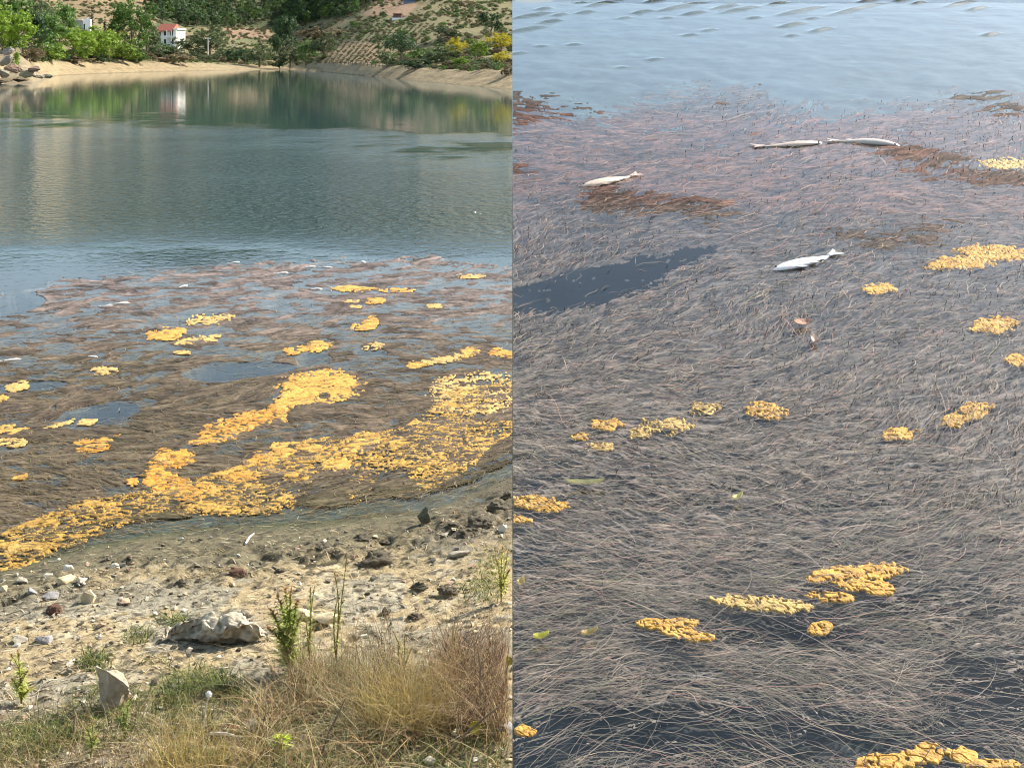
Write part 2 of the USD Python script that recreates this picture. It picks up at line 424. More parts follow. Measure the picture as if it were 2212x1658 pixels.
# ------------------------------------------------------------------ near shore, lake bed
WL_PX = np.array([-900, 0, 110, 230, 350, 500, 700, 900, 1000, 1105, 1500], float)
WL_PY = np.array([1380, 1222, 1200, 1165, 1143, 1135, 1128, 1106, 1072, 1030, 940], float)
_w = P(WL_PX, WL_PY)
_o = np.argsort(_w[:, 0])
WLX, WLY = _w[_o, 0], _w[_o, 1]


def near_z(x, y):
    """Near bank above the water, lake bed below it."""
    d = np.interp(x, WLX, WLY) - y                       # metres inland of the waterline
    d = d + (n2(x, y, 1.1, 21) - 0.5) * 0.5
    z = np.where(d > 0, 0.085 * d + 0.035 * smoothstep(0.3, 1.6, d), 0.05 * d)
    z = np.where(d < -6, -0.3 + (d + 6) * 0.16, z)
    z = np.maximum(z, -3.5)
    back = np.maximum(6.2 - y, 0)
    z = z + back * 0.36
    z = np.minimum(z, 3.1 + 0.02 * np.maximum(-y, 0))
    return z


def clods(x, y):
    """Lumps, trampled hollows and grit of the muddy shore."""
    d = np.interp(x, WLX, WLY) - y
    px, py = to_px(np.stack([x, y, 0 * x], -1))
    a = smoothstep(-0.1, 0.9, d)
    mud = 0.35 + 0.65 * smoothstep(0.25, -0.1, np.abs(d - 1.3) / 3.0) + 0.6 * smoothstep(650, 1000, px) * smoothstep(1300, 1100, py)
    h = (n2(x, y, 2.2, 31) - 0.5) * 0.16 + (n2(x, y, 6.5, 32) - 0.5) * 0.12 + np.abs(n2(x, y, 13.0, 33) - 0.5) * -0.11 + (n2(x, y, 34.0, 34, 2) - 0.5) * 0.035
    pit = np.maximum(n2(x, y, 3.3, 36) - 0.63, 0) * -0.7
    return a * mud * (h + pit + 0.02)


xs = np.arange(-5.2, 0.9, 0.021)
ys = np.arange(5.6, 14.6, 0.023)
NX, NY = np.meshgrid(xs, ys)
NZ = near_z(NX, NY) + clods(NX, NY)
npx, npy = to_px(np.stack([NX, NY, NZ], -1))
dd = np.interp(NX, WLX, WLY) - NY + (n2(NX, NY, 1.1, 21) - 0.5) * 0.5
sand, pale, mud_, dark, grey = map(np.array, [(0.29, 0.225, 0.128), (0.33, 0.28, 0.19), (0.125, 0.108, 0.065), (0.04, 0.035, 0.026), (0.235, 0.21, 0.155)])
k1 = n2(NX, NY, 1.6, 41)[..., None]; k2 = n2(NX, NY, 5.0, 42)[..., None]; k3 = n2(NX, NY, 18.0, 43)[..., None]
nc_ = np.where(k1 > 0.5, sand * (0.75 + 0.5 * k2), grey * (0.75 + 0.5 * k2))
nc_ = nc_ * (1 - smoothstep(0.52, 0.7, k2)) + pale * smoothstep(0.52, 0.7, k2)
wet = (smoothstep(2.3, 0.7, dd + (k1[..., 0] - 0.5) * 1.6))[..., None]
nc_ = nc_ * (1 - wet) + (mud_ * (0.55 + 0.6 * k2)) * wet
edge = smoothstep(0.35, 0.0, dd)[..., None]
nc_ = nc_ * (1 - edge) + np.array([0.055, 0.060, 0.032]) * edge
rmud = (smoothstep(760, 1020, npx) * smoothstep(1260, 1130, npy))[..., None]
nc_ = nc_ * (1 - 0.65 * rmud) + np.array([0.10, 0.082, 0.055]) * 0.65 * rmud
nc_ = nc_ * (1 - 0.8 * smoothstep(0.57, 0.66, k3)) + dark * 0.8 * smoothstep(0.57, 0.66, k3)
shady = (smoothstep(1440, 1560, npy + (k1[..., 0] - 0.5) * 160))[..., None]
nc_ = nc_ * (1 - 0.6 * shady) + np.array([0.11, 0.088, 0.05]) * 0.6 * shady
NEAR = NZ


def ground_z(x, y):
    i = (np.asarray(y, float) - ys[0]) / (ys[1] - ys[0])
    j = (np.asarray(x, float) - xs[0]) / (xs[1] - xs[0])
    return map_coordinates(NEAR, [np.atleast_1d(i), np.atleast_1d(j)], order=1, mode='nearest')


def G(px, py):
    """The point of the near shore under picture point (px, py)."""
    z = 0.2
    for _ in range(12):
        p = P(px, py, z)
        z = 0.5 * z + 0.5 * float(ground_z(p[0], p[1])[0])
    p[2] = float(ground_z(p[0], p[1])[0])
    return p


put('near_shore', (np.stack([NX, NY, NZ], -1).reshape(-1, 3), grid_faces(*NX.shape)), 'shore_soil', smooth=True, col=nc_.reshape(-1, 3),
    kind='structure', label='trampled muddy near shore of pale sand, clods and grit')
# the rest of the bank, behind and beside the fine piece and a little below it
bx_, by_ = np.meshgrid(np.arange(-60, 61, 1.0), np.arange(-60, 34, 0.7))
bz_ = near_z(bx_, by_) - 0.04 - 0.5 * ((bx_ > -5.0) & (bx_ < 0.7) & (by_ > 6.0) & (by_ < 14.2))
bc_ = np.where((n2(bx_, by_, 0.5, 44) > 0.5)[..., None], sand * 0.8, grey * 0.7)
bc_ = np.where((bz_ < -0.02)[..., None], np.array([0.05, 0.05, 0.03]), bc_)
put('bank', (np.stack([bx_, by_, bz_], -1).reshape(-1, 3), grid_faces(*bx_.shape)), 'shore_soil', smooth=True, col=bc_.reshape(-1, 3),
    kind='structure', label='sandy bank that the viewer stands on')
put('hills', (far_v, grid_faces(*GX.shape)), 'far_ground', smooth=True, col=fc.reshape(-1, 3), kind='structure', label='far shore with bare beach, fields and wooded hills')
# lake bed under the weed and out to the far shore
lx, ly = np.meshgrid(np.linspace(-700, 700, 30), np.concatenate([np.arange(34.0, 60, 4), np.linspace(64, 620, 20)]))
put('lake_bed', (flat(lx, ly, -3.6).reshape(-1, 3), grid_faces(*lx.shape)), 'lake_bed', col=np.full((lx.size, 3), 0.03), kind='structure', label='dark bottom of the lake')
# water: one level sheet, finer near the weed
put('lake', (flat(*np.meshgrid([-700, -300, -120, -60, -30, -12, 0, 12, 40, 120, 300, 700], [4.5, 9, 14, 20, 26, 34, 50, 80, 130, 200, 300, 420, 620]), 0.0).reshape(-1, 3), grid_faces(13, 12)),
    'lake_water', kind='structure', label='lake water, mirror calm by the far shore, rippled in the middle')

# ------------------------------------------------------------------ the right-hand sheet of water on its own earth bank
y_lo, y_hi = KS / (1830 - VS), KS / (-70 - VS)
S0, S1 = y_lo / math.cos(TS), y_hi / math.cos(TS)
U0, U1 = 0.0012, 3.4
sg_u, sg_s = np.meshgrid(np.arange(U0, U1, 0.011), np.linspace(S0, S1, 560))
# short steep wavelets in the open water at the top, faint swell below
rip = 0.0016 * (n2(sg_u * 0.7, sg_s * 2.4, 6.0, 51) - 0.5) * smoothstep(2.9, 3.8, sg_s)
rr = RNG(7)
WAVES = [(1150, 35, 80), (1190, 48, 45), (1140, 65, 75), (1265, 28, 35), (1300, 10, 60), (1330, 2, 80), (1390, 27, 40), (1420, 2, 55), (1475, 15, 115), (1568, 16, 60), (1600, 22, 85), (1500, 30, 50), (1680, 9, 45),
         (1733, 24, 115), (1756, 41, 28), (1712, 55, 62), (1775, 66, 58), (1712, 78, 28), (1855, 20, 145), (1985, 8, 40), (2075, 9, 85), (2112, 20, 55), (2140, 76, 48), (1240, 97, 26), (1120, 116, 28), (1533, 66, 28),
         (1490, 77, 30), (1415, 129, 28), (1343, 147, 22), (1170, 100, 20), (1175, 20, 30), (1630, 40, 30), (1880, 2, 60), (1950, 1, 40), (1210, 33, 30), (1440, 40, 22), (1350, 40, 25), (1255, 7, 20)]
for (wx, wy, wl) in WAVES:
    u, s = slab_of(wx, wy)
    L = wl * 0.62 * (KS / (wy - VS)) / F
    fs = F / (wy - VS)                                  # how much the sheet is foreshortened there
    a = math.atan(0.16 * fs) + rr.uniform(-0.06, 0.06)
    L = L * math.hypot(1, 0.16 * fs) * 0.85
    du, ds = sg_u - u, sg_s - s
    p_, q_ = du * math.cos(a) + ds * math.sin(a), -du * math.sin(a) + ds * math.cos(a)
    wdt = 0.017
    env = np.exp(-(p_ / L) ** 4 * 1.2)
    prof = np.where(q_ > 0, np.exp(-(q_ / (wdt * 1.3)) ** 2), np.exp(-(q_ / (wdt * 0.62)) ** 2))
    rip = rip + 0.0115 * env * prof * min(1, L / 0.06)
put('water_sheet', (slab(sg_u, sg_s, rip).reshape(-1, 3), grid_faces(*sg_u.shape)), 'near_water', smooth=True, kind='structure', label='grey blue sheet of lake water seen closer, small dark wavelets at its far edge')
# bed under that water
bu, bs = np.meshgrid(np.linspace(U0, U1, 320), np.linspace(S0, S1, 520))
bqx, bqy = to_px(slab(bu, bs))
bn = n2(bu, bs, 2.2, 52); bn2 = n2(bu, bs, 8.0, 53)
depth = -0.10 - 0.03 * bn2 - 0.08 * smoothstep(330, 200, bqy)
bn3 = n2(bu, bs, 30.0, 54, 4)
bedc = np.array([0.075, 0.082, 0.085]) * (0.35 + 1.3 * bn3[..., None]) * (0.5 + bn2[..., None]) * (1 - 0.35 * smoothstep(900, 1500, bqy)[..., None])
openw = np.maximum.reduce([smoothstep(260, 150, bqy), smoothstep(-0.05, 0.35, ell(bqx, bqy, 1290, 605, 300, 62, 8)), smoothstep(-0.2, 0.5, ell(bqx, bqy, 1750, 1600, 420, 190)) * 0.7, 0.5 * smoothstep(1250, 1450, bqy)])[..., None]
bedc = bedc * (1 - openw) + (np.array([0.036, 0.054, 0.066]) + smoothstep(900, 150, bqy)[..., None] * np.array([0.024, 0.040, 0.046])) * openw      # milky blue silt far out, dark deep water near
put('water_bed', (slab(bu, bs, depth).reshape(-1, 3), grid_faces(*bu.shape)), 'lake_bed', smooth=True, col=bedc.reshape(-1, 3), kind='structure', label='dark weedy bottom under the closer water')
# the earth that carries it: a wedge down to the ground
wv = np.array([slab(U0 + 0.0003, S0 - .04, -0.30), slab(U1 + .5, S0 - .04, -0.30), slab(U1 + .5, S1 + .04, -0.30), slab(U0 + 0.0003, S1 + .04, -0.30)])
rim = []
low = wv.copy(); low[:, 2] = -0.6
wf = np.array([[0, 1, 2, 3], [7, 6, 5, 4], [0, 4, 5, 1], [1, 5, 6, 2], [2, 6, 7, 3], [3, 7, 4, 0]])
put('earth_bank', (np.vstack([wv, low]), wf), 'shore_soil', col=np.tile(np.array([0.2, 0.16, 0.1]), (8, 1)), kind='structure', label='earth bank that carries the closer water')

# ------------------------------------------------------------------ weed: thousands of thin strands on and just under the water
def strands(N, pos, direction, length, width, cols, depth, surf, seed, curl=1.0, k=7, wob=0.006):
    """pos (N,2) in the sheet's own metres; direction (N,) angle; returns ribbons lying along the water."""
    r = RNG(seed)
    u = np.linspace(-0.5, 0.5, k)
    bend = r.normal(0, 0.55 * curl, N)
    wig = r.normal(0, 0.25 * curl, (N, 2))
    ang = direction[:, None] + bend[:, None] * 2 * u[None] + wig[:, :1] * np.sin(2 * np.pi * (u[None] + wig[:, 1:]))
    step = length[:, None] / (k - 1)
    dx, dy = np.cos(ang) * step, np.sin(ang) * step
    x = pos[:, :1] + np.cumsum(dx, 1) - dx.sum(1, keepdims=True) / 2
    y = pos[:, 1:] + np.cumsum(dy, 1) - dy.sum(1, keepdims=True) / 2
    n = depth[:, None] + r.normal(0, wob, (N, 1)) * np.sin(3 * u[None] + r.uniform(0, 6, (N, 1)))
    path = surf(x, y, n)
    return path


def pick(r, table, n):
    t = np.array([c for c, w in table], float); w = np.array([w for c, w in table], float)
    return t[r.choice(len(t), n, p=w / w.sum())] * r.uniform(0.7, 1.25, (n, 1))


def flow_left(x, y):
    return 0.30 + (n2(x, y, 0.22, 61, 2) - 0.5) * 1.8 + (n2(x, y, 0.9, 62, 2) - 0.5) * 1.4


def fibres(gx, gy, ang, right, length, seed, coarse=1.0):
    """Noise smeared along the drift of the weed: values 0..1 on the grid gx, gy (a regular grid of picture points)."""
    from scipy.ndimage import gaussian_filter
    stx, sty = gx[0, 1] - gx[0, 0], gy[1, 0] - gy[0, 0]
    if right:
        y = KS / (gy - VS); dpu = F / y; dps = -(gy - VS) * math.cos(TS) / y
    else:
        y = F * ZC / (gy - HZ); dpu = F / y; dps = -(gy - HZ) / y
    dx, dy = np.cos(ang) * dpu / stx, np.sin(ang) * dps / sty
    ln = np.hypot(dx, dy); dx, dy = dx / ln, dy / ln
    w = RNG(seed).random(gx.shape)
    if coarse > 1:
        w = gaussian_filter(w, coarse * 0.4)
    out, jj, ii = w.copy(), *np.meshgrid(np.arange(gx.shape[1], dtype=float), np.arange(gx.shape[0], dtype=float))
    for sgn in (1, -1):
        x, yy = jj.copy(), ii.copy()
        for _ in range(length):
            k = (np.clip(yy, 0, gx.shape[0] - 1).astype(int), np.clip(x, 0, gx.shape[1] - 1).astype(int))
            x += sgn * dx[k]; yy += sgn * dy[k]
            out += map_coordinates(w, [yy, x], order=1, mode='reflect')
    out = (out - out.mean()) / out.std()
    return np.clip(0.5 + out * 0.2, 0, 1)


def dens_left(px, py, x, y):
    top = np.interp(px, [0, 130, 330, 430, 500, 560, 700, 900, 1105], [640, 608, 590, 578, 566, 561, 563, 561, 566])
    d = smoothstep(-12, 14, py - top + (n2(x, y, 0.5, 63) - 0.5) * 50 + (n2(x, y, 2.5, 60) - 0.5) * 46)
    d = d * (0.35 + 0.9 * n2(x, y * 1.0, 0.45, 64))
    for (cx, cy, rx, ry, tl, k) in [(20, 660, 100, 26, 10, 0.9), (520, 800, 150, 20, 3, 0.85), (215, 895, 110, 28, 8, 0.85), (465, 815, 70, 14, 0, 0.7), (60, 835, 130, 16, 4, 0.7), (680, 775, 60, 20, 0, 0.6),
                                    (330, 635, 60, 12, 0, 0.4), (590, 660, 60, 14, 0, 0.5), (20, 1000, 60, 14, 0, 0.5), (800, 762, 60, 16, 0, 0.6), (380, 690, 80, 10, 5, 0.4)]:
        d = d * (1 - k * smoothstep(-0.15, 0.5, ell(px, py, cx, cy, rx, ry, tl)))
    return np.clip(d, 0, 1)


def weed_left(n_try, seed, zc, wmul, lmul, table_far, table_near):
    r = RNG(seed)
    px = r.uniform(-30, 1125, n_try)
    py = 545 + (1225 - 545) * r.uniform(0, 1, n_try) ** 0.85
    p = P(px, py)
    keep = (r.uniform(0, 1, n_try) < dens_left(px, py, p[:, 0], p[:, 1])) & (np.interp(p[:, 0], WLX, WLY) < p[:, 1] + 0.05)
    px, py, p = px[keep], py[keep], p[keep]
    N = len(p)
    dist = p[:, 1]
    L = r.uniform(0.12, 0.7, N) * lmul * (0.5 + dist / 30)
    W = r.uniform(0.4, 1.0, N) * wmul * dist / 1204 * 1.1
    far = smoothstep(760, 600, py) + 0
    cols = np.where((r.uniform(0, 1, N) < far)[:, None], pick(r, table_far, N), pick(r, table_near, N))
    path = strands(N, p[:, :2], flow_left(p[:, 0], p[:, 1]) + r.normal(0, 0.3, N) + (r.uniform(0, 1, N) < 0.25) * r.normal(0, 0.9, N), L, W, cols, zc + r.uniform(-1, 1, N) * 0.006, flat, seed + 1)
    path[..., 0] = np.minimum(path[..., 0], -0.004 if False else 9e9)
    return ribbons(path, (0, 0, 1), W, cols)


FAR_T = [((0.154, 0.107, 0.095), 2.5), ((0.198, 0.161, 0.152), 2), ((0.121, 0.102, 0.095), 2), ((0.198, 0.197, 0.197), 2), ((0.050, 0.048, 0.047), 1.2)]
NEAR_T = [((0.144, 0.101, 0.057), 3), ((0.090, 0.064, 0.039), 3), ((0.204, 0.159, 0.090), 2), ((0.042, 0.034, 0.021), 2.4), ((0.120, 0.110, 0.045), 1.8), ((0.252, 0.208, 0.132), 1)]
a = weed_left(12000, 70, -0.03, 1.1, 0.8, FAR_T, NEAR_T)
b = weed_left(30000, 72, 0.016, 0.75, 0.4, FAR_T, NEAR_T)
v, f, c = cat([a, b])
put('water_weed', (v, f), 'weed', col=c, kind='stuff', label='brown and reddish water weed streaming under the lake surface', category='water weed')
# a dim carpet of weed lower down, broken where the water is open and dark
cqx, cqy = np.meshgrid(np.arange(-24, 1215, 2.2), np.arange(536, 1262, 1.55))
_p = P(cqx, cqy); cx_, cy_ = _p[..., 0], _p[..., 1]
cd = dens_left(cqx, cqy, cx_, cy_)
cang = flow_left(cx_, cy_) + (n2(cx_, cy_, 2.6, 68, 2) - 0.5) * 3.2
fb1, fb2 = fibres(cqx, cqy, cang, False, 7, 301), fibres(cqx, cqy, cang, False, 14, 302, 3.0)
fb = 0.55 * fb1 + 0.45 * fb2
cfar = smoothstep(820, 600, cqy)[..., None]
cnz = near_z(cx_, cy_)
ctuft = n2(cx_ * 0.8, cy_, 2.4, 65, 4)
open_ = 1 - smoothstep(0.08, 0.42, cd)
cz = -0.55 * open_ + 0.10 * (ctuft - 0.475 + 0.08 * smoothstep(720, 940, cqy)) + 0.05 * (fb - 0.5)
cz = np.minimum(np.maximum(cz, cnz + 0.012), 0.014)
cz = np.where(cnz > -0.010 - 0.02 * n2(cx_, cy_, 1.5, 70), cnz - 0.05, cz)
cc = (np.array([0.074, 0.054, 0.038]) * (1 - cfar) + np.array([0.100, 0.078, 0.071]) * cfar)
cc = cc * (0.25 + 3.2 * np.clip(fb - 0.26, 0, 1) ** 1.25)[..., None] * (0.7 + 0.6 * n2(cx_, cy_, 0.8, 66, 3))[..., None]
gr_ = smoothstep(0.5, 0.66, n2(cx_, cy_, 0.5, 69, 3))[..., None] * (1 - cfar) * 0.2
cc = cc * (1 - gr_) + cc * np.array([0.9, 1.15, 0.75]) * gr_
cc = cc * (0.12 + 0.88 * (1 - open_))[..., None]
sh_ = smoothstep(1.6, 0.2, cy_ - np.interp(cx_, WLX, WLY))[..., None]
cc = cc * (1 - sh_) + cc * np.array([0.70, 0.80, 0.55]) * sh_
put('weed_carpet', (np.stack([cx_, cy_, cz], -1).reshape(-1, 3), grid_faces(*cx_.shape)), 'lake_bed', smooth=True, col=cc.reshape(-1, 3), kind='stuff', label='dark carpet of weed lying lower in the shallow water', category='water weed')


def dens_right(px, py, x, y):
    top = np.interp(px, [1105, 1200, 1290, 1400, 1500, 1640, 1700, 1800, 1900, 2010, 2060, 2211], [225, 232, 240, 205, 190, 190, 235, 245, 230, 222, 205, 198])
    d = smoothstep(-25, 60, py - top + (n2(x, y, 3.0, 81) - 0.5) * 70 + (n2(x, y * 0.6, 16.0, 79) - 0.5) * 75)
    d = d * (0.45 + 0.9 * n2(x, y, 2.2, 82))
    hole = smoothstep(-0.35, 0.25, ell(px, py, 1175, 640, 160, 40, 6) + (n2(x, y, 9.0, 80) - 0.5) * 1.2) + smoothstep(-0.35, 0.25, ell(px, py, 1330, 602, 190, 36, 14) + (n2(x, y, 9.0, 80) - 0.5) * 1.2)
    d = d * (1 - 0.97 * np.clip(hole, 0, 1))
    for (cx, cy, rx, ry, tl, k) in [(1250, 1035, 150, 28, 0, .6), (1150, 1190, 120, 36, 6, .7), (1430, 1340, 120, 36, 0, .6), (1700, 1345, 200, 50, 0, .75), (1330, 1560, 280, 70, 0, .8), (1650, 1560, 300, 80, 0, .8),
                                    (2120, 1480, 160, 140, 0, .75), (2000, 1290, 240, 60, 0, .55), (2170, 800, 60, 40, 0, .5), (1700, 1090, 300, 30, 4, .35), (1600, 820, 200, 22, 6, .3), (1400, 880, 120, 18, 0, .3),
                                    (1950, 1590, 200, 60, 0, .7), (1480, 1440, 130, 40, 0, .45), (1140, 1620, 90, 60, 0, .6)]:
        d = d * (1 - k * smoothstep(-0.2, 0.5, ell(px, py, cx, cy, rx, ry, tl)))
    return np.clip(d, 0, 1)


def flow_right(u, s):
    return 0.35 + (n2(u, s, 1.3, 83, 2) - 0.5) * 1.9 + (n2(u, s, 4.5, 84, 2) - 0.5) * 1.5


def weed_right(n_try, seed, dep, wpx, L0, L1, table, mask=None, curl=1.0, fade=None, k=6):
    r = RNG(seed)
    px = r.uniform(1100, 2225, n_try)
    py = r.uniform(150, 1680, n_try) if mask is None else mask[0] + (mask[1] - mask[0]) * r.uniform(0, 1, n_try)
    u, s = slab_of(px, py)
    keep = r.uniform(0, 1, n_try) < dens_right(px, py, u, s) * (1 if fade is None else smoothstep(fade[1], fade[0], py))
    px, py, u, s = px[keep], py[keep], u[keep], s[keep]
    N = len(u)
    dist = s * math.cos(TS)
    L = r.uniform(L0, L1, N) ** 1.0
    W = r.uniform(0.45, 1.0, N) * wpx * dist / 1204
    cols = table(r, N, py)
    path = strands(N, np.stack([u, s], 1), flow_right(u, s) + r.normal(0, 0.35, N), L, W, cols, dep + r.uniform(-1, 1, N) * (0.012 if dep < -0.02 else 0.006 if dep < 0 else 0.0012), slab, seed + 1, curl, wob=0.002, k=k)
    v, f, c = ribbons(path, NS, W, cols)
    v[:, 0] = np.maximum(v[:, 0], 0.0016)
    return v, f, c


mqx, mqy = np.meshgrid(np.arange(1107.2, 2520, 2.15), np.arange(150, 1690, 1.8))
mu_, ms_ = slab_of(mqx, mqy)
md = dens_right(mqx, mqy, mu_, ms_)
mang = flow_right(mu_, ms_) + (n2(mu_, ms_, 9.0, 88, 2) - 0.5) * 1.6 + (n2(mu_, ms_, 32.0, 85, 2) - 0.5) * 2.6
f1, f2 = fibres(mqx, mqy, mang, True, 4, 311), fibres(mqx, mqy, mang, True, 12, 312, 1.6)
mf = 0.45 * f1 + 0.55 * f2
mt = n2(mu_, ms_, 5.0, 86, 4)
low = smoothstep(900, 1500, mqy)
far_ = smoothstep(760, 330, mqy)
mz = -0.004 - 0.008 * low + 0.014 * (mt - 0.54) + (0.006 - 0.0015 * far_) * (mf - 0.5) + 0.0028 * far_
mz = np.clip(mz, -0.10, 0.0012)
pinkish = np.clip(smoothstep(200, 280, mqy) * smoothstep(620, 380, mqy) * (0.35 + 1.3 * smoothstep(0.42, 0.6, n2(mu_ * 0.6, ms_, 2.2, 87, 3))), 0, 1)[..., None]
mc = np.array([0.150, 0.122, 0.106]) * (1 - pinkish) + np.array([0.235, 0.118, 0.090]) * pinkish
mc = mc * (0.72 + 0.85 * smoothstep(480, 1000, mqy))[..., None] * np.where(mz > -0.0004, 0.55, 1.0)[..., None]      # pale drowned stems below, brown dry tips where they break the surface
mc = mc * (0.20 + 3.0 * np.clip(mf - 0.28, 0, 1) ** 1.3)[..., None] * (0.65 + 0.7 * n2(mu_, ms_, 6.0, 89, 3))[..., None]
mc = mc * (1 - 0.1 * low)[..., None]
mface = grid_faces(*mqx.shape)
mkeep = ((md + (mf - 0.5) * 1.9 + (RNG(91).random(md.shape) - 0.5) * 0.25 > 0.16 + 0.30 * low - 0.10 * far_) & (md > 0.03)).ravel()[mface].all(1)        # gaps between the stems let the water show
mface = mface[mkeep]
midx = np.unique(mface); minv = np.full(mqx.size, -1); minv[midx] = np.arange(len(midx))
put('weed_mat', (slab(mu_, ms_, mz).reshape(-1, 3)[midx], minv[mface]), 'weed', smooth=True, col=mc.reshape(-1, 3)[midx], kind='stuff', label='matted drifting weed just under the closer water, reddish at its far edge', category='water weed')

RT_PINK = [((0.348, 0.204, 0.174), 3), ((0.415, 0.272, 0.211), 2), ((0.248, 0.151, 0.136), 2), ((0.415, 0.318, 0.227), 1.5), ((0.041, 0.038, 0.038), 1.0), ((0.266, 0.242, 0.249), 1)]
RT_GREY = [((0.250, 0.213, 0.180), 3), ((0.162, 0.138, 0.114), 3), ((0.337, 0.275, 0.219), 2), ((0.044, 0.042, 0.036), 1.6), ((0.176, 0.173, 0.114), 1.2), ((0.279, 0.193, 0.167), 1)]


def rt(r, N, py):
    w = np.interp(py, [200, 260, 420, 700, 900], [0.3, 0.8, 0.8, 0.35, 0.1])
    return np.where((r.uniform(0, 1, N) < w)[:, None], pick(r, RT_PINK, N), pick(r, RT_GREY, N))


parts = [weed_right(16000, 92, -0.006, 0.8, 0.012, 0.075, rt, curl=1.0, fade=(1250, 1800)),
         weed_right(16000, 94, 0.0022, 0.62, 0.008, 0.05, rt, mask=(190, 1600), curl=1.0, fade=(800, 1560)),
         weed_right(5000, 95, -0.010, 0.9, 0.03, 0.12, rt, mask=(1000, 1680), curl=0.9),
         weed_right(420, 96, 0.0025, 0.7, 0.06, 0.22, rt, curl=1.1, k=12),
         weed_right(15000, 98, 0.0028, 0.95, 0.003, 0.012, lambda r, N, py: np.where((r.uniform(0, 1, N) < 0.65)[:, None], pick(r, [((0.03, 0.03, 0.03), 1)], N), pick(r, RT_GREY, N)), mask=(165, 1100), k=4)]
v, f, c = cat(parts)
put('water_weed', (v, f), 'weed', col=c, kind='stuff', label='tangled grey and pinkish strands of weed afloat in the right-hand view', category='water weed')

# ------------------------------------------------------------------ trees, shrubs and the wood on the far side
SRC = {}


def crown(r, lobes, n, size, flatten=0.5, clump=0.16):
    lob = np.array(lobes, float)
    w = (lob[:, 3] * lob[:, 4] * lob[:, 5]) ** 0.67
    nc = max(12, n // 26)
    L = r.choice(len(lob), nc, p=w / w.sum())
    d = r.normal(size=(nc, 3)); d /= np.linalg.norm(d, axis=1, keepdims=True)
    d[:, 2] = np.where(d[:, 2] < -0.85, -d[:, 2], d[:, 2])
    cc_ = lob[L, :3] + d * lob[L, 3:] * r.uniform(0.55, 1.05, (nc, 1))
    k = r.integers(0, nc, n)
    mean = lob[:, 3:].mean()
    p = cc_[k] + r.normal(0, clump * mean, (n, 3)) * [1, 1, 0.8]
    nrm = d[k] + r.normal(0, 0.6, (n, 3)); nrm /= np.linalg.norm(nrm, axis=1, keepdims=True)
    a = np.cross(nrm, r.normal(size=(n, 3))); a /= np.linalg.norm(a, axis=1, keepdims=True)
    b = np.cross(nrm, a)
    s = size * r.uniform(0.6, 1.35, (n, 1))
    v = np.stack([p - a * s, p - b * s * flatten, p + a * s, p + b * s * flatten], 1).reshape(-1, 3)
    return v, np.arange(4 * n).reshape(n, 4)


def limbs(r, h, base, rad, n):
    parts = [tube(np.array([[0, 0, -0.06], [0.01, 0, h * 0.3], [r.normal(0, .02), r.normal(0, .02), h * 0.6], [r.normal(0, .03), 0, h * 0.92]]), np.array([rad * 1.3, rad, rad * 0.7, rad * 0.15]), 6)]
    for k in range(n):
        a, z = r.uniform(0, 6.28), base + (h * 0.75 - base) * r.uniform()
        e = np.array([math.cos(a), math.sin(a), r.uniform(0.4, 0.9)]) * r.uniform(0.2, 0.36)
        parts.append(tube(np.array([[0, 0, z], [e[0] * .5, e[1] * .5, z + e[2] * .4], [e[0], e[1], z + e[2]]]), np.array([rad * .5, rad * .3, rad * .08]), 5))
    return cat(parts)


def tree_source(key, leaf, lobes, n, size, trunk=True, seed=0, h=1.0, base=0.3, rad=0.022, clump=0.16):
    """A class prim, 1 m tall, that the trees of one kind are copies of."""
    path = '/World/' + key + '_kind'
    stage.CreateClassPrim(path)
    r = RNG(seed)
    if trunk:
        put('trunk', limbs(r, h * 0.8, base, rad, 7), 'bark', parent=path)
    put('crown', crown(r, lobes, n, size, clump=clump), leaf, parent=path)
    SRC[key] = path


def round_lobes(r, n, R=0.34, z0=0.62, zr=0.34, sub=0.2):
    out = [(0, 0, z0, R * 0.8, R * 0.8, zr * 0.85)]
    for k in range(n):
        a, e = r.uniform(0, 6.28), r.uniform(-0.7, 1)
        c = math.sqrt(max(0, 1 - e * e))
        out.append((math.cos(a) * c * R * .75, math.sin(a) * c * R * .75, z0 + e * zr * .75, sub * r.uniform(.7, 1.2), sub * r.uniform(.7, 1.2), sub * r.uniform(.6, 1.0)))
    return out


rr = RNG(5)
bush = lambda: [(0, 0, 0.4, 0.42, 0.42, 0.42)] + [(rr.uniform(-.4, .4), rr.uniform(-.4, .4), rr.uniform(.2, .75), .22, .22, .2) for _ in range(7)]
for key, leaf, seed in [('bright_tree', 'leaf_bright', 1), ('mid_tree', 'leaf_mid', 2), ('dark_tree', 'leaf_dark', 3), ('olive_tree', 'leaf_olive', 4), ('yellow_tree', 'leaf_yellow', 6)]:
    tree_source(key, leaf, round_lobes(rr, 13, R=0.42, z0=0.54, zr=0.46, sub=0.2), 3600, 0.025, seed=seed, base=0.12)
for key, leaf, seed in [('bright_shrub', 'leaf_bright', 11), ('mid_shrub', 'leaf_mid', 12), ('dark_shrub', 'leaf_dark', 13), ('olive_shrub', 'leaf_olive', 14), ('brown_shrub', 'leaf_brown', 15), ('yellow_shrub', 'leaf_yellow', 16)]:
    tree_source(key, leaf, bush(), 1900, 0.04, seed=seed, h=0.7, base=0.05, rad=0.02)
for i in range(4):
    tree_source(f'forest_tree_{"abcd"[i]}', ['leaf_forest', 'leaf_dark', 'leaf_forest', 'leaf_mid'][i], round_lobes(rr, 8, R=0.36, z0=0.5, zr=0.46, sub=0.2), 1100, 0.042, seed=20 + i)
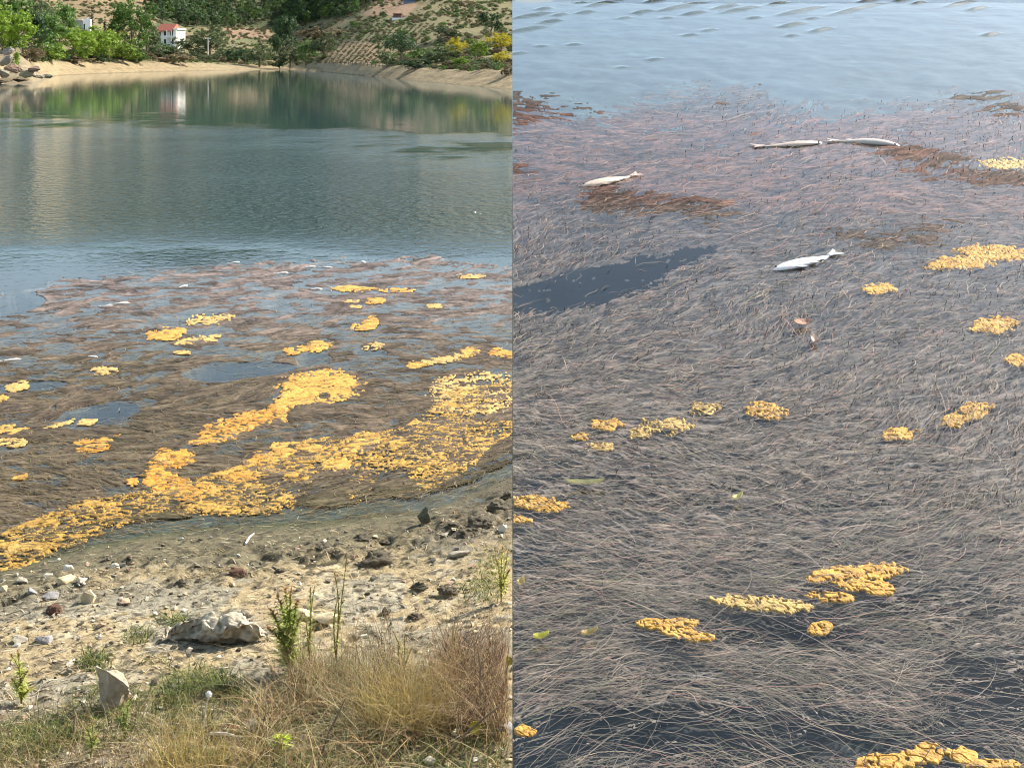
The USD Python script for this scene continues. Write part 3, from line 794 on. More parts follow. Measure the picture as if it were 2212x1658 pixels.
tree_source('cypress', 'leaf_dark', [(0, 0, z, 0.055 * (1.15 - z), 0.055 * (1.15 - z), 0.1) for z in np.linspace(0.1, 0.95, 10)], 900, 0.02, seed=31, clump=0.1)
tree_source('pine', 'leaf_dark', [(0, 0, .62, .42, .42, .22), (.1, 0, .8, .26, .26, .18), (-.22, 0, .55, .2, .25, .14), (.24, .1, .58, .2, .2, .14), (0, 0, .93, .12, .12, .1)], 2600, 0.022, seed=32, rad=0.03)


def tree(name, kind, px, base, top, width, label, category='tree', group=None):
    p = far_at(px, base)
    h = (base - top) * p[1] / F
    w = width * 1.18 * p[1] / F
    ratio = {'cypress': 0.12, 'pine': 0.95}.get(kind, 0.95 if 'shrub' in kind else 0.86 if 'forest' not in kind else 0.72)
    sx = w / ratio
    copy_of(SRC[kind], name, p - [0, 0, 0.15], RNG(int(px * 7 + base)).uniform(0, 360), (sx, sx, h), label=label, category=category, group=group)


TREES = [
    ('broadleaf_tree', 'mid_tree', 30, 116, -10, 84, 'tall green tree rising behind the left edge clump to the top of the picture'),
    ('broadleaf_tree', 'olive_tree', 98, 114, -6, 70, 'olive green tree behind the wide mid green one, reaching the top of the picture'),
    ('shrub', 'mid_shrub', 346, 124, 84, 40, 'green bush hiding the lower storey of the red-roofed house', 'shrub'),
    ('broadleaf_tree', 'bright_tree', 6, 126, 4, 105, 'tall bright green tree on the far left bank, cut by the picture edge'),
    ('broadleaf_tree', 'dark_tree', 50, 128, 10, 85, 'dark green tree right beside the bright one at the left edge'),
    ('broadleaf_tree', 'mid_tree', 84, 133, 32, 92, 'wide mid green tree behind the rocky point on the left'),
    ('broadleaf_tree', 'mid_tree', 128, 112, 10, 70, 'green tree left of the small white flat-roofed house'),
    ('shrub', 'brown_shrub', 64, 139, 96, 52, 'brownish dry shrub under the dark tree on the left bank', 'shrub'),
    ('shrub', 'bright_shrub', 112, 136, 82, 56, 'yellow green shrub at the left end of the bare beach', 'shrub'),
    ('broadleaf_tree', 'bright_tree', 160, 134, 58, 78, 'yellow green tree in front of the white flat-roofed house'),
    ('broadleaf_tree', 'bright_tree', 203, 135, 52, 76, 'yellow green tree below the taller cypress'),
    ('broadleaf_tree', 'bright_tree', 236, 135, 64, 62, 'yellow green tree below the shorter cypress'),
    ('shrub', 'bright_shrub', 266, 136, 84, 56, 'leafy bright green shrub at the beach, left of the pale pole', 'shrub'),
    ('shrub', 'dark_shrub', 219, 138, 112, 26, 'small dark green shrub standing low at the beach edge', 'shrub'),
    ('shrub', 'brown_shrub', 166, 138, 118, 54, 'low brown shrub at the beach edge under the yellow green trees', 'shrub'),
    ('broadleaf_tree', 'mid_tree', 286, 132, 6, 88, 'big round green tree left of the red-roofed house'),
    ('broadleaf_tree', 'olive_tree', 316, 126, 26, 46, 'grey green tree between the big round tree and the red-roofed house'),
    ('shrub', 'mid_shrub', 300, 137, 100, 46, 'dark leafy shrub at the foot of the pale pole', 'shrub'),
    ('shrub', 'olive_shrub', 340, 128, 92, 48, 'grey green shrub right below the red-roofed house', 'shrub'),
    ('shrub', 'olive_shrub', 372, 132, 92, 34, 'olive shrub before the right corner of the red-roofed house', 'shrub'),
    ('shrub', 'brown_shrub', 375, 139, 112, 66, 'wide olive brown shrub on the sandy hump by the beach', 'shrub'),
    ('shrub', 'olive_shrub', 398, 114, 76, 36, 'dense round olive bush right of the red-roofed house', 'shrub'),
    ('broadleaf_tree', 'olive_tree', 454, 122, 54, 74, 'round olive green tree behind the second pale pole'),
    ('shrub', 'olive_shrub', 428, 122, 98, 34, 'greyish shrub left of the round olive tree', 'shrub'),
    ('shrub', 'olive_shrub', 488, 126, 96, 40, 'olive shrub right of the round olive tree', 'shrub'),
    ('shrub', 'dark_shrub', 512, 134, 104, 44, 'dark shrub above the tip of the bare sand spit', 'shrub'),
    ('broadleaf_tree', 'olive_tree', 560, 146, 92, 58, 'pale willow like tree at the head of the lake'),
    ('broadleaf_tree', 'dark_tree', 612, 128, 18, 52, 'tall dark green tree above the head of the lake'),
    ('broadleaf_tree', 'dark_tree', 598, 138, 66, 34, 'dark tree in front of the tall dark one'),
    ('broadleaf_tree', 'olive_tree', 626, 149, 84, 46, 'light willow hanging over the water at the head of the lake'),
    ('shrub', 'dark_shrub', 604, 149, 120, 26, 'black green shrub in the shade under the willow', 'shrub'),
    ('broadleaf_tree', 'mid_tree', 660, 143, 88, 38, 'green tree right of the willow at the water'),
    ('broadleaf_tree', 'olive_tree', 700, 126, 70, 52, 'yellowish green tree at the left edge of the ploughed slope'),
    ('shrub', 'brown_shrub', 676, 92, 56, 64, 'brown scrubby bush above the yellowish tree', 'shrub'),
    ('shrub', 'brown_shrub', 722, 84, 58, 46, 'brown bush at the upper edge of the ploughed slope', 'shrub'),
    ('pine', 'pine', 868, 142, 68, 78, 'dark spreading pine with a bare trunk on the right shore'),
    ('shrub', 'olive_shrub', 836, 144, 104, 36, 'olive bush left of the spreading pine', 'shrub'),
    ('shrub', 'dark_shrub', 898, 150, 126, 66, 'low dark hedge like bush right of the pine trunk', 'shrub'),
    ('shrub', 'mid_shrub', 908, 130, 98, 44, 'green bush right behind the spreading pine', 'shrub'),
    ('shrub', 'olive_shrub', 944, 136, 92, 56, 'grey green bush between the pine and the yellow trees', 'shrub'),
    ('shrub', 'olive_shrub', 966, 84, 54, 56, 'grey bush on the slope below the heap of stones', 'shrub'),
    ('yellow_tree', 'yellow_tree', 984, 124, 80, 38, 'left yellow autumn tree on the right shore'),
    ('broadleaf_tree', 'bright_tree', 1032, 132, 82, 38, 'greenish yellow tree in the middle of the yellow trees'),
    ('yellow_tree', 'yellow_tree', 1082, 112, 70, 60, 'largest and brightest yellow autumn tree at the right'),
    ('yellow_tree', 'yellow_tree', 1082, 138, 110, 38, 'small yellow tree below the brightest one'),
    ('broadleaf_tree', 'dark_tree', 1060, 76, 18, 40, 'dark green tree on the slope above the yellow trees'),
    ('shrub', 'bright_shrub', 996, 146, 120, 40, 'yellow green shrub below the left yellow tree', 'shrub'),
    ('shrub', 'olive_shrub', 1034, 146, 120, 40, 'olive shrub by the shore under the yellow trees', 'shrub'),
    ('shrub', 'brown_shrub', 1098, 164, 136, 30, 'brown shrub on the right beach at the picture seam', 'shrub'),
    ('cypress', 'cypress', 198, 66, 3, 9, 'tall slim cypress right of the white flat-roofed house'),
    ('cypress', 'cypress', 226, 72, 28, 9, 'shorter slim cypress on the slope'),
]
for t in TREES:
    tree(*t)
r = RNG(76)
for k in range(30):                                  # undergrowth between the trees behind the beach
    px = 95 + k * 15.5 + r.uniform(-5, 5)
    p = far_at(px, np.interp(px, PXK, BEACH) - r.uniform(2, 9))
    h = r.uniform(2.6, 5.0)
    kd = ['bright_shrub', 'mid_shrub', 'olive_shrub', 'bright_shrub'][r.integers(0, 4)] if px < 300 else ['olive_shrub', 'mid_shrub', 'brown_shrub', 'olive_shrub'][r.integers(0, 4)]
    copy_of(SRC[kd], 'shrub', p - [0, 0, 0.1], r.uniform(0, 360), (h * 1.15, h * 1.15, h), label='small shrub of the undergrowth between the trees behind the beach', category='shrub', group='undergrowth behind the beach')
# the wood on the hill: the trees in view one by one, the rest of the hill as one mass
r = RNG(77)
made, spots = 0, []
for _ in range(9000):
    px = r.uniform(300, 800)
    t = r.uniform(300, 640)
    x, y, z = (float(k) for k in far_profile(px, t))
    q = HZ + (ZC - z) * F / y
    lim = np.interp(px, [300, 340, 420, 480, 560, 600, 640, 700, 760, 800], [20, 62, 70, 66, 56, 40, 66, 58, 34, 10])
    if q > lim or q < -14 or any((x - a) ** 2 + (y - b) ** 2 < 26 for a, b in spots):
        continue
    spots.append((x, y))
    h = r.uniform(6.5, 11.5)
    copy_of(SRC['forest_tree_' + 'abcd'[r.integers(0, 4)]], 'forest_tree', (x, y, z - 0.2), r.uniform(0, 360), (h * r.uniform(.8, 1.15), h * r.uniform(.8, 1.15), h),
            label='green tree of the dense wood covering the hill behind the lake', category='tree', group='trees of the wood on the hill')
    made += 1
    if made >= 290:
        break
for k in range(26):                                  # loose bushes on the dry slopes
    px, py = [(r.uniform(95, 330), r.uniform(-5, 48)), (r.uniform(700, 930), r.uniform(-5, 80)), (r.uniform(930, 1100), r.uniform(-5, 95))][k % 3]
    p = far_at(px, py)
    h = r.uniform(1.6, 3.4)
    copy_of(SRC[['olive_shrub', 'mid_shrub', 'brown_shrub'][r.integers(0, 3)]], 'shrub', p - [0, 0, 0.1], r.uniform(0, 360), (h * 1.1, h * 1.1, h),
            label='small bush scattered on the dry grassy slopes above the lake', category='shrub', group='small bushes on the dry slopes')


def instancer(name, kinds, pos, yaw, scale, idx, **kw):
    pi = UsdGeom.PointInstancer.Define(stage, numbered('/World', name))
    for i, kd in enumerate(kinds):
        q = UsdGeom.Xform.Define(stage, f'{pi.GetPath()}/kind_{"abcdefgh"[i]}')
        q.GetPrim().GetReferences().AddInternalReference(SRC[kd])
        pi.GetPrototypesRel().AddTarget(q.GetPath())
    pi.CreatePositionsAttr(Vt.Vec3fArray.FromNumpy(np.asarray(pos, np.float32)))
    pi.CreateScalesAttr(Vt.Vec3fArray.FromNumpy(np.asarray(scale, np.float32)))
    pi.CreateOrientationsAttr([Gf.Quath(math.cos(a / 2), 0, 0, math.sin(a / 2)) for a in yaw])
    pi.CreateProtoIndicesAttr(Vt.IntArray([int(i) for i in idx]))
    data(pi.GetPrim(), kind='stuff', **kw)


N = 16000
px, t = r.uniform(-1100, 3000, N), 250 + 700 * r.uniform(0, 1, N) ** 0.8
x, y, z = far_profile(px, t)
q = HZ + (ZC - z) * F / y
ok = (q < -16 - 14 * n2(px, t, 0.01, 8)) | ((px < -80) & (t > 180)) | ((px > 1250) & (t > 200))
ok |= False
h = r.uniform(8, 13, N)
instancer('forest', ['forest_tree_a', 'forest_tree_b', 'forest_tree_c', 'forest_tree_d'], np.stack([x, y, z - 0.3], -1)[ok], r.uniform(0, 6.28, ok.sum()), np.stack([h * .95, h * .95, h], -1)[ok],
          r.integers(0, 4, ok.sum()), label='dense wood farther up the hills and beside the lake', category='wood')
N = 6500                                             # low scrub and tussocks that roughen the slopes
px, py_t = r.uniform(60, 1110, N), r.uniform(26, 420, N)
x, y, z = far_profile(px, py_t)
q = HZ + (ZC - z) * F / y
ok = (n2(x, y, 0.06, 14) > 0.44) & ~inpoly(px, q, [(690, 140), (745, 88), (805, 92), (845, 138)])
h = r.uniform(0.5, 1.8, N)
instancer('scrub', ['olive_shrub', 'brown_shrub', 'mid_shrub'], np.stack([x, y, z - 0.1], -1)[ok], r.uniform(0, 6.28, ok.sum()), np.stack([h * 1.4, h * 1.4, h], -1)[ok], r.integers(0, 3, ok.sum()),
          label='low scrub and tussocks over the slopes above the beach', category='scrub')
# rows of vines on the ploughed slope
pv, sv = [], []
for k in range(15):
    a, b = np.array([690 + k * 11, 139]), np.array([748 + k * 13.5, 62 - k * 0.6])
    for u in np.linspace(0.02, 1, 26):
        px_, py_ = a + (b - a) * u + r.normal(0, 0.8, 2)
        if py_ > 140 or (px_ > 835 and py_ > 95):
            continue
        pv.append(far_at(px_, py_)); sv.append(r.uniform(0.5, 1.1))
pv, sv = np.array(pv), np.array(sv)
instancer('vines', ['olive_shrub', 'brown_shrub'], pv - [0, 0, 0.1], r.uniform(0, 6.28, len(pv)), np.stack([sv * 1.3, sv * 1.3, sv], -1), r.integers(0, 2, len(pv)), label='rows of small vines on the ploughed slope', category='vines')

# ------------------------------------------------------------------ houses, poles, fence on the far side
def at_far(px, py):
    p = far_at(px, py)
    return p, p[1] / F                                 # metres for one unit of the picture there


# white house with a red roof
p, m_ = at_far(362, 100)
T = thing('house', p, rz=-14, label='white two-storey house with a red gabled roof above the lake', category='house')
W, D, H = 46 * m_, 34 * m_, 40 * m_
put('wall', box(-W / 2, W / 2, 0, D, -3, H * 0.86), 'wall_white', parent=T)
ov = W * 0.05
gv = np.array([[-W / 2 - ov, -ov * 2, H * .83], [W * .30, -ov * 2, H * .83], [W * .30, D + ov, H * .83], [-W / 2 - ov, D + ov, H * .83], [-W / 2 - ov, D * .45, H * 1.2], [W * .30, D * .45, H * 1.2]])
gv = np.vstack([gv, gv - [0, 0, H * .05]])
gf = [[0, 1, 5], [0, 5, 4], [3, 4, 5], [3, 5, 2], [0, 4, 3], [1, 2, 5], [6, 11, 7], [6, 10, 11], [9, 11, 10], [9, 8, 11], [0, 6, 7], [0, 7, 1], [3, 2, 8], [3, 8, 9]]
put('roof', (gv, np.array(gf)), 'roof_red', parent=T)
put('parapet', box(W * .31, W / 2 + ov, -ov, D, H * .865, H * .95), 'wall_white', parent=T)
for wx, wz, ww, wh in [(-.40, .55, .10, .22), (-.12, .56, .16, .22), (.20, .56, .16, .24), (-.40, .14, .10, .22), (-.12, .12, .14, .24), (.24, .10, .16, .26)]:
    wp = put('window', box(W * wx - W * ww / 2, W * wx + W * ww / 2, -0.06, 0.1, H * wz, H * (wz + wh)), 'window_glass', parent=T)
    put('frame', cat([box(W * wx - W * ww / 2 - .12, W * wx - W * ww / 2, -0.1, 0.05, H * wz, H * (wz + wh)), box(W * wx + W * ww / 2, W * wx + W * ww / 2 + .12, -0.1, 0.05, H * wz, H * (wz + wh)),
                      box(W * wx - W * ww / 2 - .12, W * wx + W * ww / 2 + .12, -0.1, 0.05, H * (wz + wh), H * (wz + wh) + .12)]), 'wall_white', parent=wp)
put('balcony', box(-.05 * W, W / 2, -W * .14, -0.02, H * .44, H * .49), 'wall_white', parent=T)
for k, bx0 in enumerate((0.0, .24, .47)):
    put('pillar', box(W * bx0, W * bx0 + W * .035, -W * .13, -W * .095, -3, H * .83), 'wall_white', parent=T)
# white flat-roofed house
p, m_ = at_far(174, 62)
T = thing('house', p, rz=10, label='small white flat-roofed house left of the cypresses', category='house')
W, D, H = 40 * m_, 22 * m_, 21 * m_
put('wall', box(-W / 2, W * .12, 0, D, -3, H * .8), 'wall_grey', parent=T, label='greyish left part of the front')
put('wall', box(W * .125, W / 2, -.4, D, -3, H * .96), 'wall_white', parent=T, label='bright white right part of the front')
put('roof', box(-W * .54, W * .115, -1.2, D * 1.02, H * .81, H * .93), 'wall_white', parent=T)
put('window', box(-W * .3, -W * .12, -0.05, .1, H * .3, H * .6), 'window_glass', parent=T)
put('door', box(W * .16, W * .24, -.45, .1, -2.0, H * .45), 'window_glass', parent=T)
put('chimney', box(W * .2, W * .34, D * .4, D * .6, H * .965, H * 1.15), 'wall_grey', parent=T)
# hut, far barn and the heap of stones on the right slope
p, m_ = at_far(858, 42)
T = thing('hut', p, rz=-8, label='small dark brown hut alone on the reddish slope', category='hut')
W = 18 * m_
put('wall', box(-W / 2, W / 2, 0, W * .7, -1, W * .55), 'hut_brown', parent=T)
put('roof', box(-W * .56, W * .56, -W * .1, W * .8, W * .56, W * .66), 'hut_brown', parent=T)
put('doorway', box(-W * .3, 0, -.06, .1, 0, W * .42), 'window_glass', parent=T)
put('foundation', box(-W * .55, W * 1.0, -W * .3, -0.05, -1, W * .12), 'wall_white', parent=T)
p, m_ = at_far(888, 6)
T = thing('shed', p, rz=-4, label='low blue grey shed at the top of the reddish field', category='shed')
W = 34 * m_
put('wall', box(-W / 2, W / 2, 0, W * .4, -1, W * .14), 'metal_blue', parent=T)
put('roof', box(-W * .53, W * .53, -W * .05, W * .45, W * .142, W * .19), 'metal_blue', parent=T)
put('post', box(W * .58, W * .63, 0, .4, -1, W * .2), 'pole_pale', parent=T)
for (px, py, top, lab) in [(316, 124, 64, 'pale utility pole in front of the big round green tree'), (449, 126, 82, 'pale utility pole before the round olive tree')]:
    p, m_ = at_far(px, py)
    T = thing('utility_pole', p, label=lab, category='utility pole')
    h = (py - top) * m_
    put('pole', tube([[0, 0, -.5], [0, 0, h * .5], [0, 0, h]], [.26, .22, .16], 8), 'pole_pale', parent=T)
    put('crossarm', box(-h * .13, h * .13, -.1, .1, h * .93, h * .95), 'pole_pale', parent=T)
    for sx in (-.11, -.04, .04, .11):
        put('insulator', box(h * sx - .12, h * sx + .12, -.12, .12, h * .951, h * .985), 'wall_white', parent=T)
p0, m_ = at_far(712, 138)
T = thing('fence', p0, label='low post fence with a dark rail along the foot of the ploughed slope', category='fence')
prev = None
for k in range(16):
    px_, py_ = 712 + k * 8.2, 138 + k * 0.62
    p = far_at(px_, py_) - p0
    hh = 7.5 * m_
    put('post', tube([p + [0, 0, -.3], p + [0, 0, hh * .5], p + [0, 0, hh]], .11, 6), 'bark', parent=T)
    if prev is not None:
        put('rail', tube([prev + [0, 0, hh * .45], (prev + p) / 2 + [0, 0, hh * .44], p + [0, 0, hh * .45]], .07, 5), 'bark', parent=T)
    prev = p

# ------------------------------------------------------------------ stones
def rock(seed, sub=2, rough=0.12, facets=14, squash=(1, 1, 1)):
    """An angular stone about 1 m across: the hull of random points, refined and roughened."""
    r = RNG(seed)
    d = r.normal(size=(facets, 3)); d /= np.linalg.norm(d, axis=1, keepdims=True)
    d *= r.uniform(0.82, 1.1, (facets, 1)) * 0.5
    m = trimesh.Trimesh(d, ConvexHull(d).simplices, process=True)
    trimesh.repair.fix_normals(m)
    for _ in range(sub):
        m = m.subdivide()
    v = np.array(m.vertices)
    nr = np.array(m.vertex_normals)
    v = v + nr * ((fbm(v * 3.2 + seed, 3) - 0.5) * rough + (noise(v * 11 + seed) - 0.5) * rough * 0.35)[:, None]
    return v * np.asarray(squash, float), np.array(m.faces)


def stone(px, py, w, h, colour, label, seed, depth=0.75, rz=0.0, category='stone', name='stone', sub=3, rough=0.14, facets=14, sink=0.3):
    p = G(px, py)
    s = p[1] / F
    W, Hh = w * s, h * s * 1.12
    v, f = rock(seed, sub, rough, facets)
    v = v / np.ptp(v, axis=0) * [W, W * depth, Hh]
    a = math.radians(rz)
    v[:, :2] = v[:, :2] @ np.array([[math.cos(a), math.sin(a)], [-math.sin(a), math.cos(a)]])
    v = v + [0, 0, Hh * (0.5 - sink)]
    nz = fbm(v / max(W, .05) * 4 + seed, 3)[:, None]
    col = np.asarray(colour) * (0.75 + 0.5 * nz)
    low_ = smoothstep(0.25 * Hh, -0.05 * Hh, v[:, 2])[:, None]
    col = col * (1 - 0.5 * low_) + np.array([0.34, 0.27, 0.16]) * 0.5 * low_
    path = thing(name, p, label=label, category=category)
    put('body', (v, f), 'stone', parent=path, smooth=32, col=None) if False else None
    mesh_v, mesh_f, mesh_n = meshkit.arrays((v, f), 35)
    nz = fbm(mesh_v / max(W, .05) * 4 + seed, 3)[:, None]
    col = np.asarray(colour) * (0.72 + 0.56 * nz)
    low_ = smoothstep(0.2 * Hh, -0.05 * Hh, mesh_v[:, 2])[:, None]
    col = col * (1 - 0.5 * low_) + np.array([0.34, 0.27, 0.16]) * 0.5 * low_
    stage.RemovePrim(path); used[path] = 1
    m = UsdGeom.Mesh.Define(stage, path)
    m.CreatePointsAttr(Vt.Vec3fArray.FromNumpy((mesh_v + p).astype(np.float32)))
    m.CreateFaceVertexCountsAttr(Vt.IntArray.FromNumpy(np.full(len(mesh_f), 3, np.int32)))
    m.CreateFaceVertexIndicesAttr(Vt.IntArray.FromNumpy(mesh_f.astype(np.int32).ravel()))
    m.CreateSubdivisionSchemeAttr('none')
    m.CreateNormalsAttr(Vt.Vec3fArray.FromNumpy(mesh_n.astype(np.float32))); m.SetNormalsInterpolation('vertex')
    UsdGeom.PrimvarsAPI(m).CreatePrimvar('col', Sdf.ValueTypeNames.Color3fArray, 'vertex').Set(Vt.Vec3fArray.FromNumpy(col.astype(np.float32)))
    UsdShade.MaterialBindingAPI.Apply(m.GetPrim()).Bind(MATS['stone'])
    data(m.GetPrim(), label=label, category=category)


white, cream, pink, greyw, blueg, clod_c, dung = (0.50, 0.45, 0.36), (0.44, 0.36, 0.23), (0.34, 0.23, 0.16), (0.30, 0.265, 0.21), (0.24, 0.23, 0.225), (0.075, 0.062, 0.042), (0.085, 0.045, 0.028)
STONES = [
    (146, 1231, 25, 15, white, 'small white stone nearest the yellow algae on the left shore', .8),
    (247, 1225, 18, 10, white, 'small white stone alone on the mud right of the pair', .8),
    (139, 1256, 36, 17, cream, 'flat cream stone just behind the small white one at the left', .9),
    (174, 1256, 22, 13, white, 'small pale stone right of the flat cream one', .8),
    (44, 1258, 27, 14, greyw, 'greyish stone in the left group of shore stones', .8),
    (8, 1274, 22, 12, cream, 'cream stone cut by the left picture edge', .8),
    (102, 1242, 24, 7, white, 'thin flat white stone on the wet edge', .5),
    (64, 1280, 24, 15, blueg, 'bluish grey stone in the left stone group', .8),
    (110, 1290, 36, 14, blueg, 'long bluish stone left of the angular cream block', .7),
    (192, 1300, 32, 36, cream, 'angular upright cream block casting a shadow to the left', .8),
    (268, 1301, 30, 11, pink, 'flat pinkish stone right of the angular cream block', .7),
    (220, 1352, 20, 9, pink, 'little pinkish stone on the bare sand', .7),
    (98, 1384, 44, 17, blueg, 'pale bluish grey stone lying flat near the left edge', .8),
    (42, 1384, 34, 14, greyw, 'grey stone beside the bluish one near the left edge', .8),
    (36, 1396, 16, 12, white, 'small white stone in front of the grey one near the left edge', .8),
    (543, 1578, 46, 30, greyw, 'grey white stone in the grass at the bottom', .8),
    (505, 1580, 28, 24, (0.26, 0.15, 0.10), 'reddish brown stone beside the grey white one in the grass', .8),
    (707, 1340, 62, 26, cream, 'broad cream stone behind the tall green stems', .8),
    (655, 1334, 44, 22, cream, 'cream stone left of the thickest stem', .8),
    (995, 1200, 52, 15, greyw, 'long flat grey slab of stone on the right shore', .35),
    (1086, 1147, 22, 18, white, 'bright white stone among the dark clods at the right', .8),
    (961, 1157, 18, 9, greyw, 'small pale stone below the upright dark one', .8),
    (983, 1590, 30, 19, white, 'white stone in the grass near the yellow flower', .8),
    (1008, 1600, 16, 16, cream, 'narrow cream stone leaning beside the white one', .6),
    (1090, 1584, 36, 28, blueg, 'bluish grey stone at the lower right by the seam', .8),
    (790, 1614, 20, 16, pink, 'pink stone low in the dry grass', .8),
    (927, 1644, 30, 16, white, 'white stone at the bottom edge of the grass', .8),
    (573, 1610, 30, 18, blueg, 'dark grey stone at the bottom left of the bright sprout', .8),
    (1066, 1236, 22, 9, cream, 'small pale stone right of the grey slab', .7),
    (700, 1170, 12, 7, white, 'tiny white stone on the mud above the dark hollow', .8),
]
for k, (px, py, w, h, c, lab, dp) in enumerate(STONES):
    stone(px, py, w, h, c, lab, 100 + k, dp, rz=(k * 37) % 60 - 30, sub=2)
def boulder(px, py, w, h, depth, seed, colour, label, rz=0.0, under=0.5):
    """A weathered limestone block: broad rough top, front face undercut and pitted."""
    p = G(px, py); s = p[1] / F
    W, H = w * s, h * s * 1.1
    v, f = rock(seed, 5, 0.0, 18)
    v = v / np.ptp(v, axis=0) * [W, W * depth, H]
    v[:, 2] -= v[:, 2].min()
    top = H * 0.80
    v[:, 2] = np.where(v[:, 2] > top, top + (v[:, 2] - top) * 0.35, v[:, 2])
    k = v[:, 2] / H
    v[:, 2] = v[:, 2] - H * 0.22 * np.exp(-((v[:, 0] + W * 0.02) / (W * 0.07)) ** 2) * smoothstep(0.3, 1.0, v[:, 2] / H)
    v[:, 1] = v[:, 1] + under * W * depth * 0.5 * np.clip(0.75 - k, 0, 1) * (v[:, 1] < 0)
    m = trimesh.Trimesh(v, f, process=False)
    nr = np.array(m.vertex_normals)
    q = v / W
    bumps = (fbm(q * 4 + seed, 4) - 0.5) * 0.20 + (np.abs(fbm(q * 9 + seed, 3) - 0.5)) * -0.16 + (noise(q * 34 + seed) - 0.5) * 0.022
    v = v + nr * (bumps * W)[:, None]
    a = math.radians(rz)
    v[:, :2] = v[:, :2] @ np.array([[math.cos(a), math.sin(a)], [-math.sin(a), math.cos(a)]])
    mv, mf, mn = meshkit.arrays((v, f), 50)
    c = np.asarray(colour) * (0.55 + 0.9 * fbm(mv / W * 7 + seed, 4))[:, None]
    pit = smoothstep(0.55, 0.72, noise(mv / W * 15 + seed))[:, None]
    c = c * (1 - 0.4 * pit)
    path = numbered('/World', 'boulder')
    m = UsdGeom.Mesh.Define(stage, path)
    m.CreatePointsAttr(Vt.Vec3fArray.FromNumpy((mv + p - [0, 0, H * 0.22]).astype(np.float32)))
    m.CreateFaceVertexCountsAttr(Vt.IntArray.FromNumpy(np.full(len(mf), 3, np.int32)))
    m.CreateFaceVertexIndicesAttr(Vt.IntArray.FromNumpy(mf.astype(np.int32).ravel()))
    m.CreateSubdivisionSchemeAttr('none')
    m.CreateNormalsAttr(Vt.Vec3fArray.FromNumpy(mn.astype(np.float32))); m.SetNormalsInterpolation('vertex')
    UsdGeom.PrimvarsAPI(m).CreatePrimvar('col', Sdf.ValueTypeNames.Color3fArray, 'vertex').Set(Vt.Vec3fArray.FromNumpy(c.astype(np.float32)))
    UsdShade.MaterialBindingAPI.Apply(m.GetPrim()).Bind(MATS['stone'])
    data(m.GetPrim(), label=label, category='boulder')


boulder(482, 1384, 236, 80, 0.46, 301, (0.33, 0.285, 0.215), 'big pale two-lobed limestone boulder lying on the shore, its front in shade', 4, 1.1)
stone(232, 1532, 74, 98, (0.30, 0.25, 0.18), 'pointed pale boulder standing upright at the lower left', 307, 0.7, rz=20, category='boulder', name='boulder', sub=4, rough=0.16, facets=11, sink=0.16)
stone(921, 1129, 30, 38, (0.085, 0.085, 0.06), 'dark upright stone at the water edge with a sunlit right side', 321, .7, category='stone', facets=12, sink=0.15)
CLODS = [(1040, 1130, 64, 26, 'largest dark mud clod at the right shore'), (1014, 1156, 46, 24, 'dark mud clod left of the bright white stone'), (1070, 1096, 50, 24, 'dark mud clod nearest the water at the right'), (1095, 1070, 34, 18, 'dark mud clod by the seam at the waterline'),
         (806, 1214, 74, 42, 'big dark mud hummock in the middle of the shore'), (782, 1162, 44, 14, 'low dark mud ridge behind the big hummock'), (830, 1170, 40, 10, 'low dark mud ridge right of the hummock'), (902, 1274, 44, 22, 'rough brown clod on the sand right of the hummock'),
         (968, 1280, 48, 24, 'rough greyish clod at the right of the sand'), (828, 1328, 34, 24, 'dark stub of earth on the pale sand'), (898, 1336, 42, 20, 'brown clod right of the stub of earth'), (606, 1234, 28, 12, 'dark lump above the tall stems'),
         (585, 1186, 36, 9, 'flat dark lump on the mud'), (695, 1180, 36, 9, 'flat dark strip of mud near the stems'), (390, 1262, 30, 16, 'twisted dark lump on the left sand'), (980, 1136, 30, 14, 'dark clod beside the upright stone')]
for k, (px, py, w, h, lab) in enumerate(CLODS):
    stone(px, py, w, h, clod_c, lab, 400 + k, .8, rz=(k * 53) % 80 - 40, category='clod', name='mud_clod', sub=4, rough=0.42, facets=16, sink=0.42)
stone(118, 1322, 36, 24, dung, 'round dark brown dung pat at the left', 501, .9, category='dung pat', name='dung_pat', sub=4, rough=0.16, facets=30, sink=0.3)
stone(512, 1240, 38, 22, dung, 'round dark brown dung pat above the big boulder', 502, .9, category='dung pat', name='dung_pat', sub=4, rough=0.16, facets=30, sink=0.3)
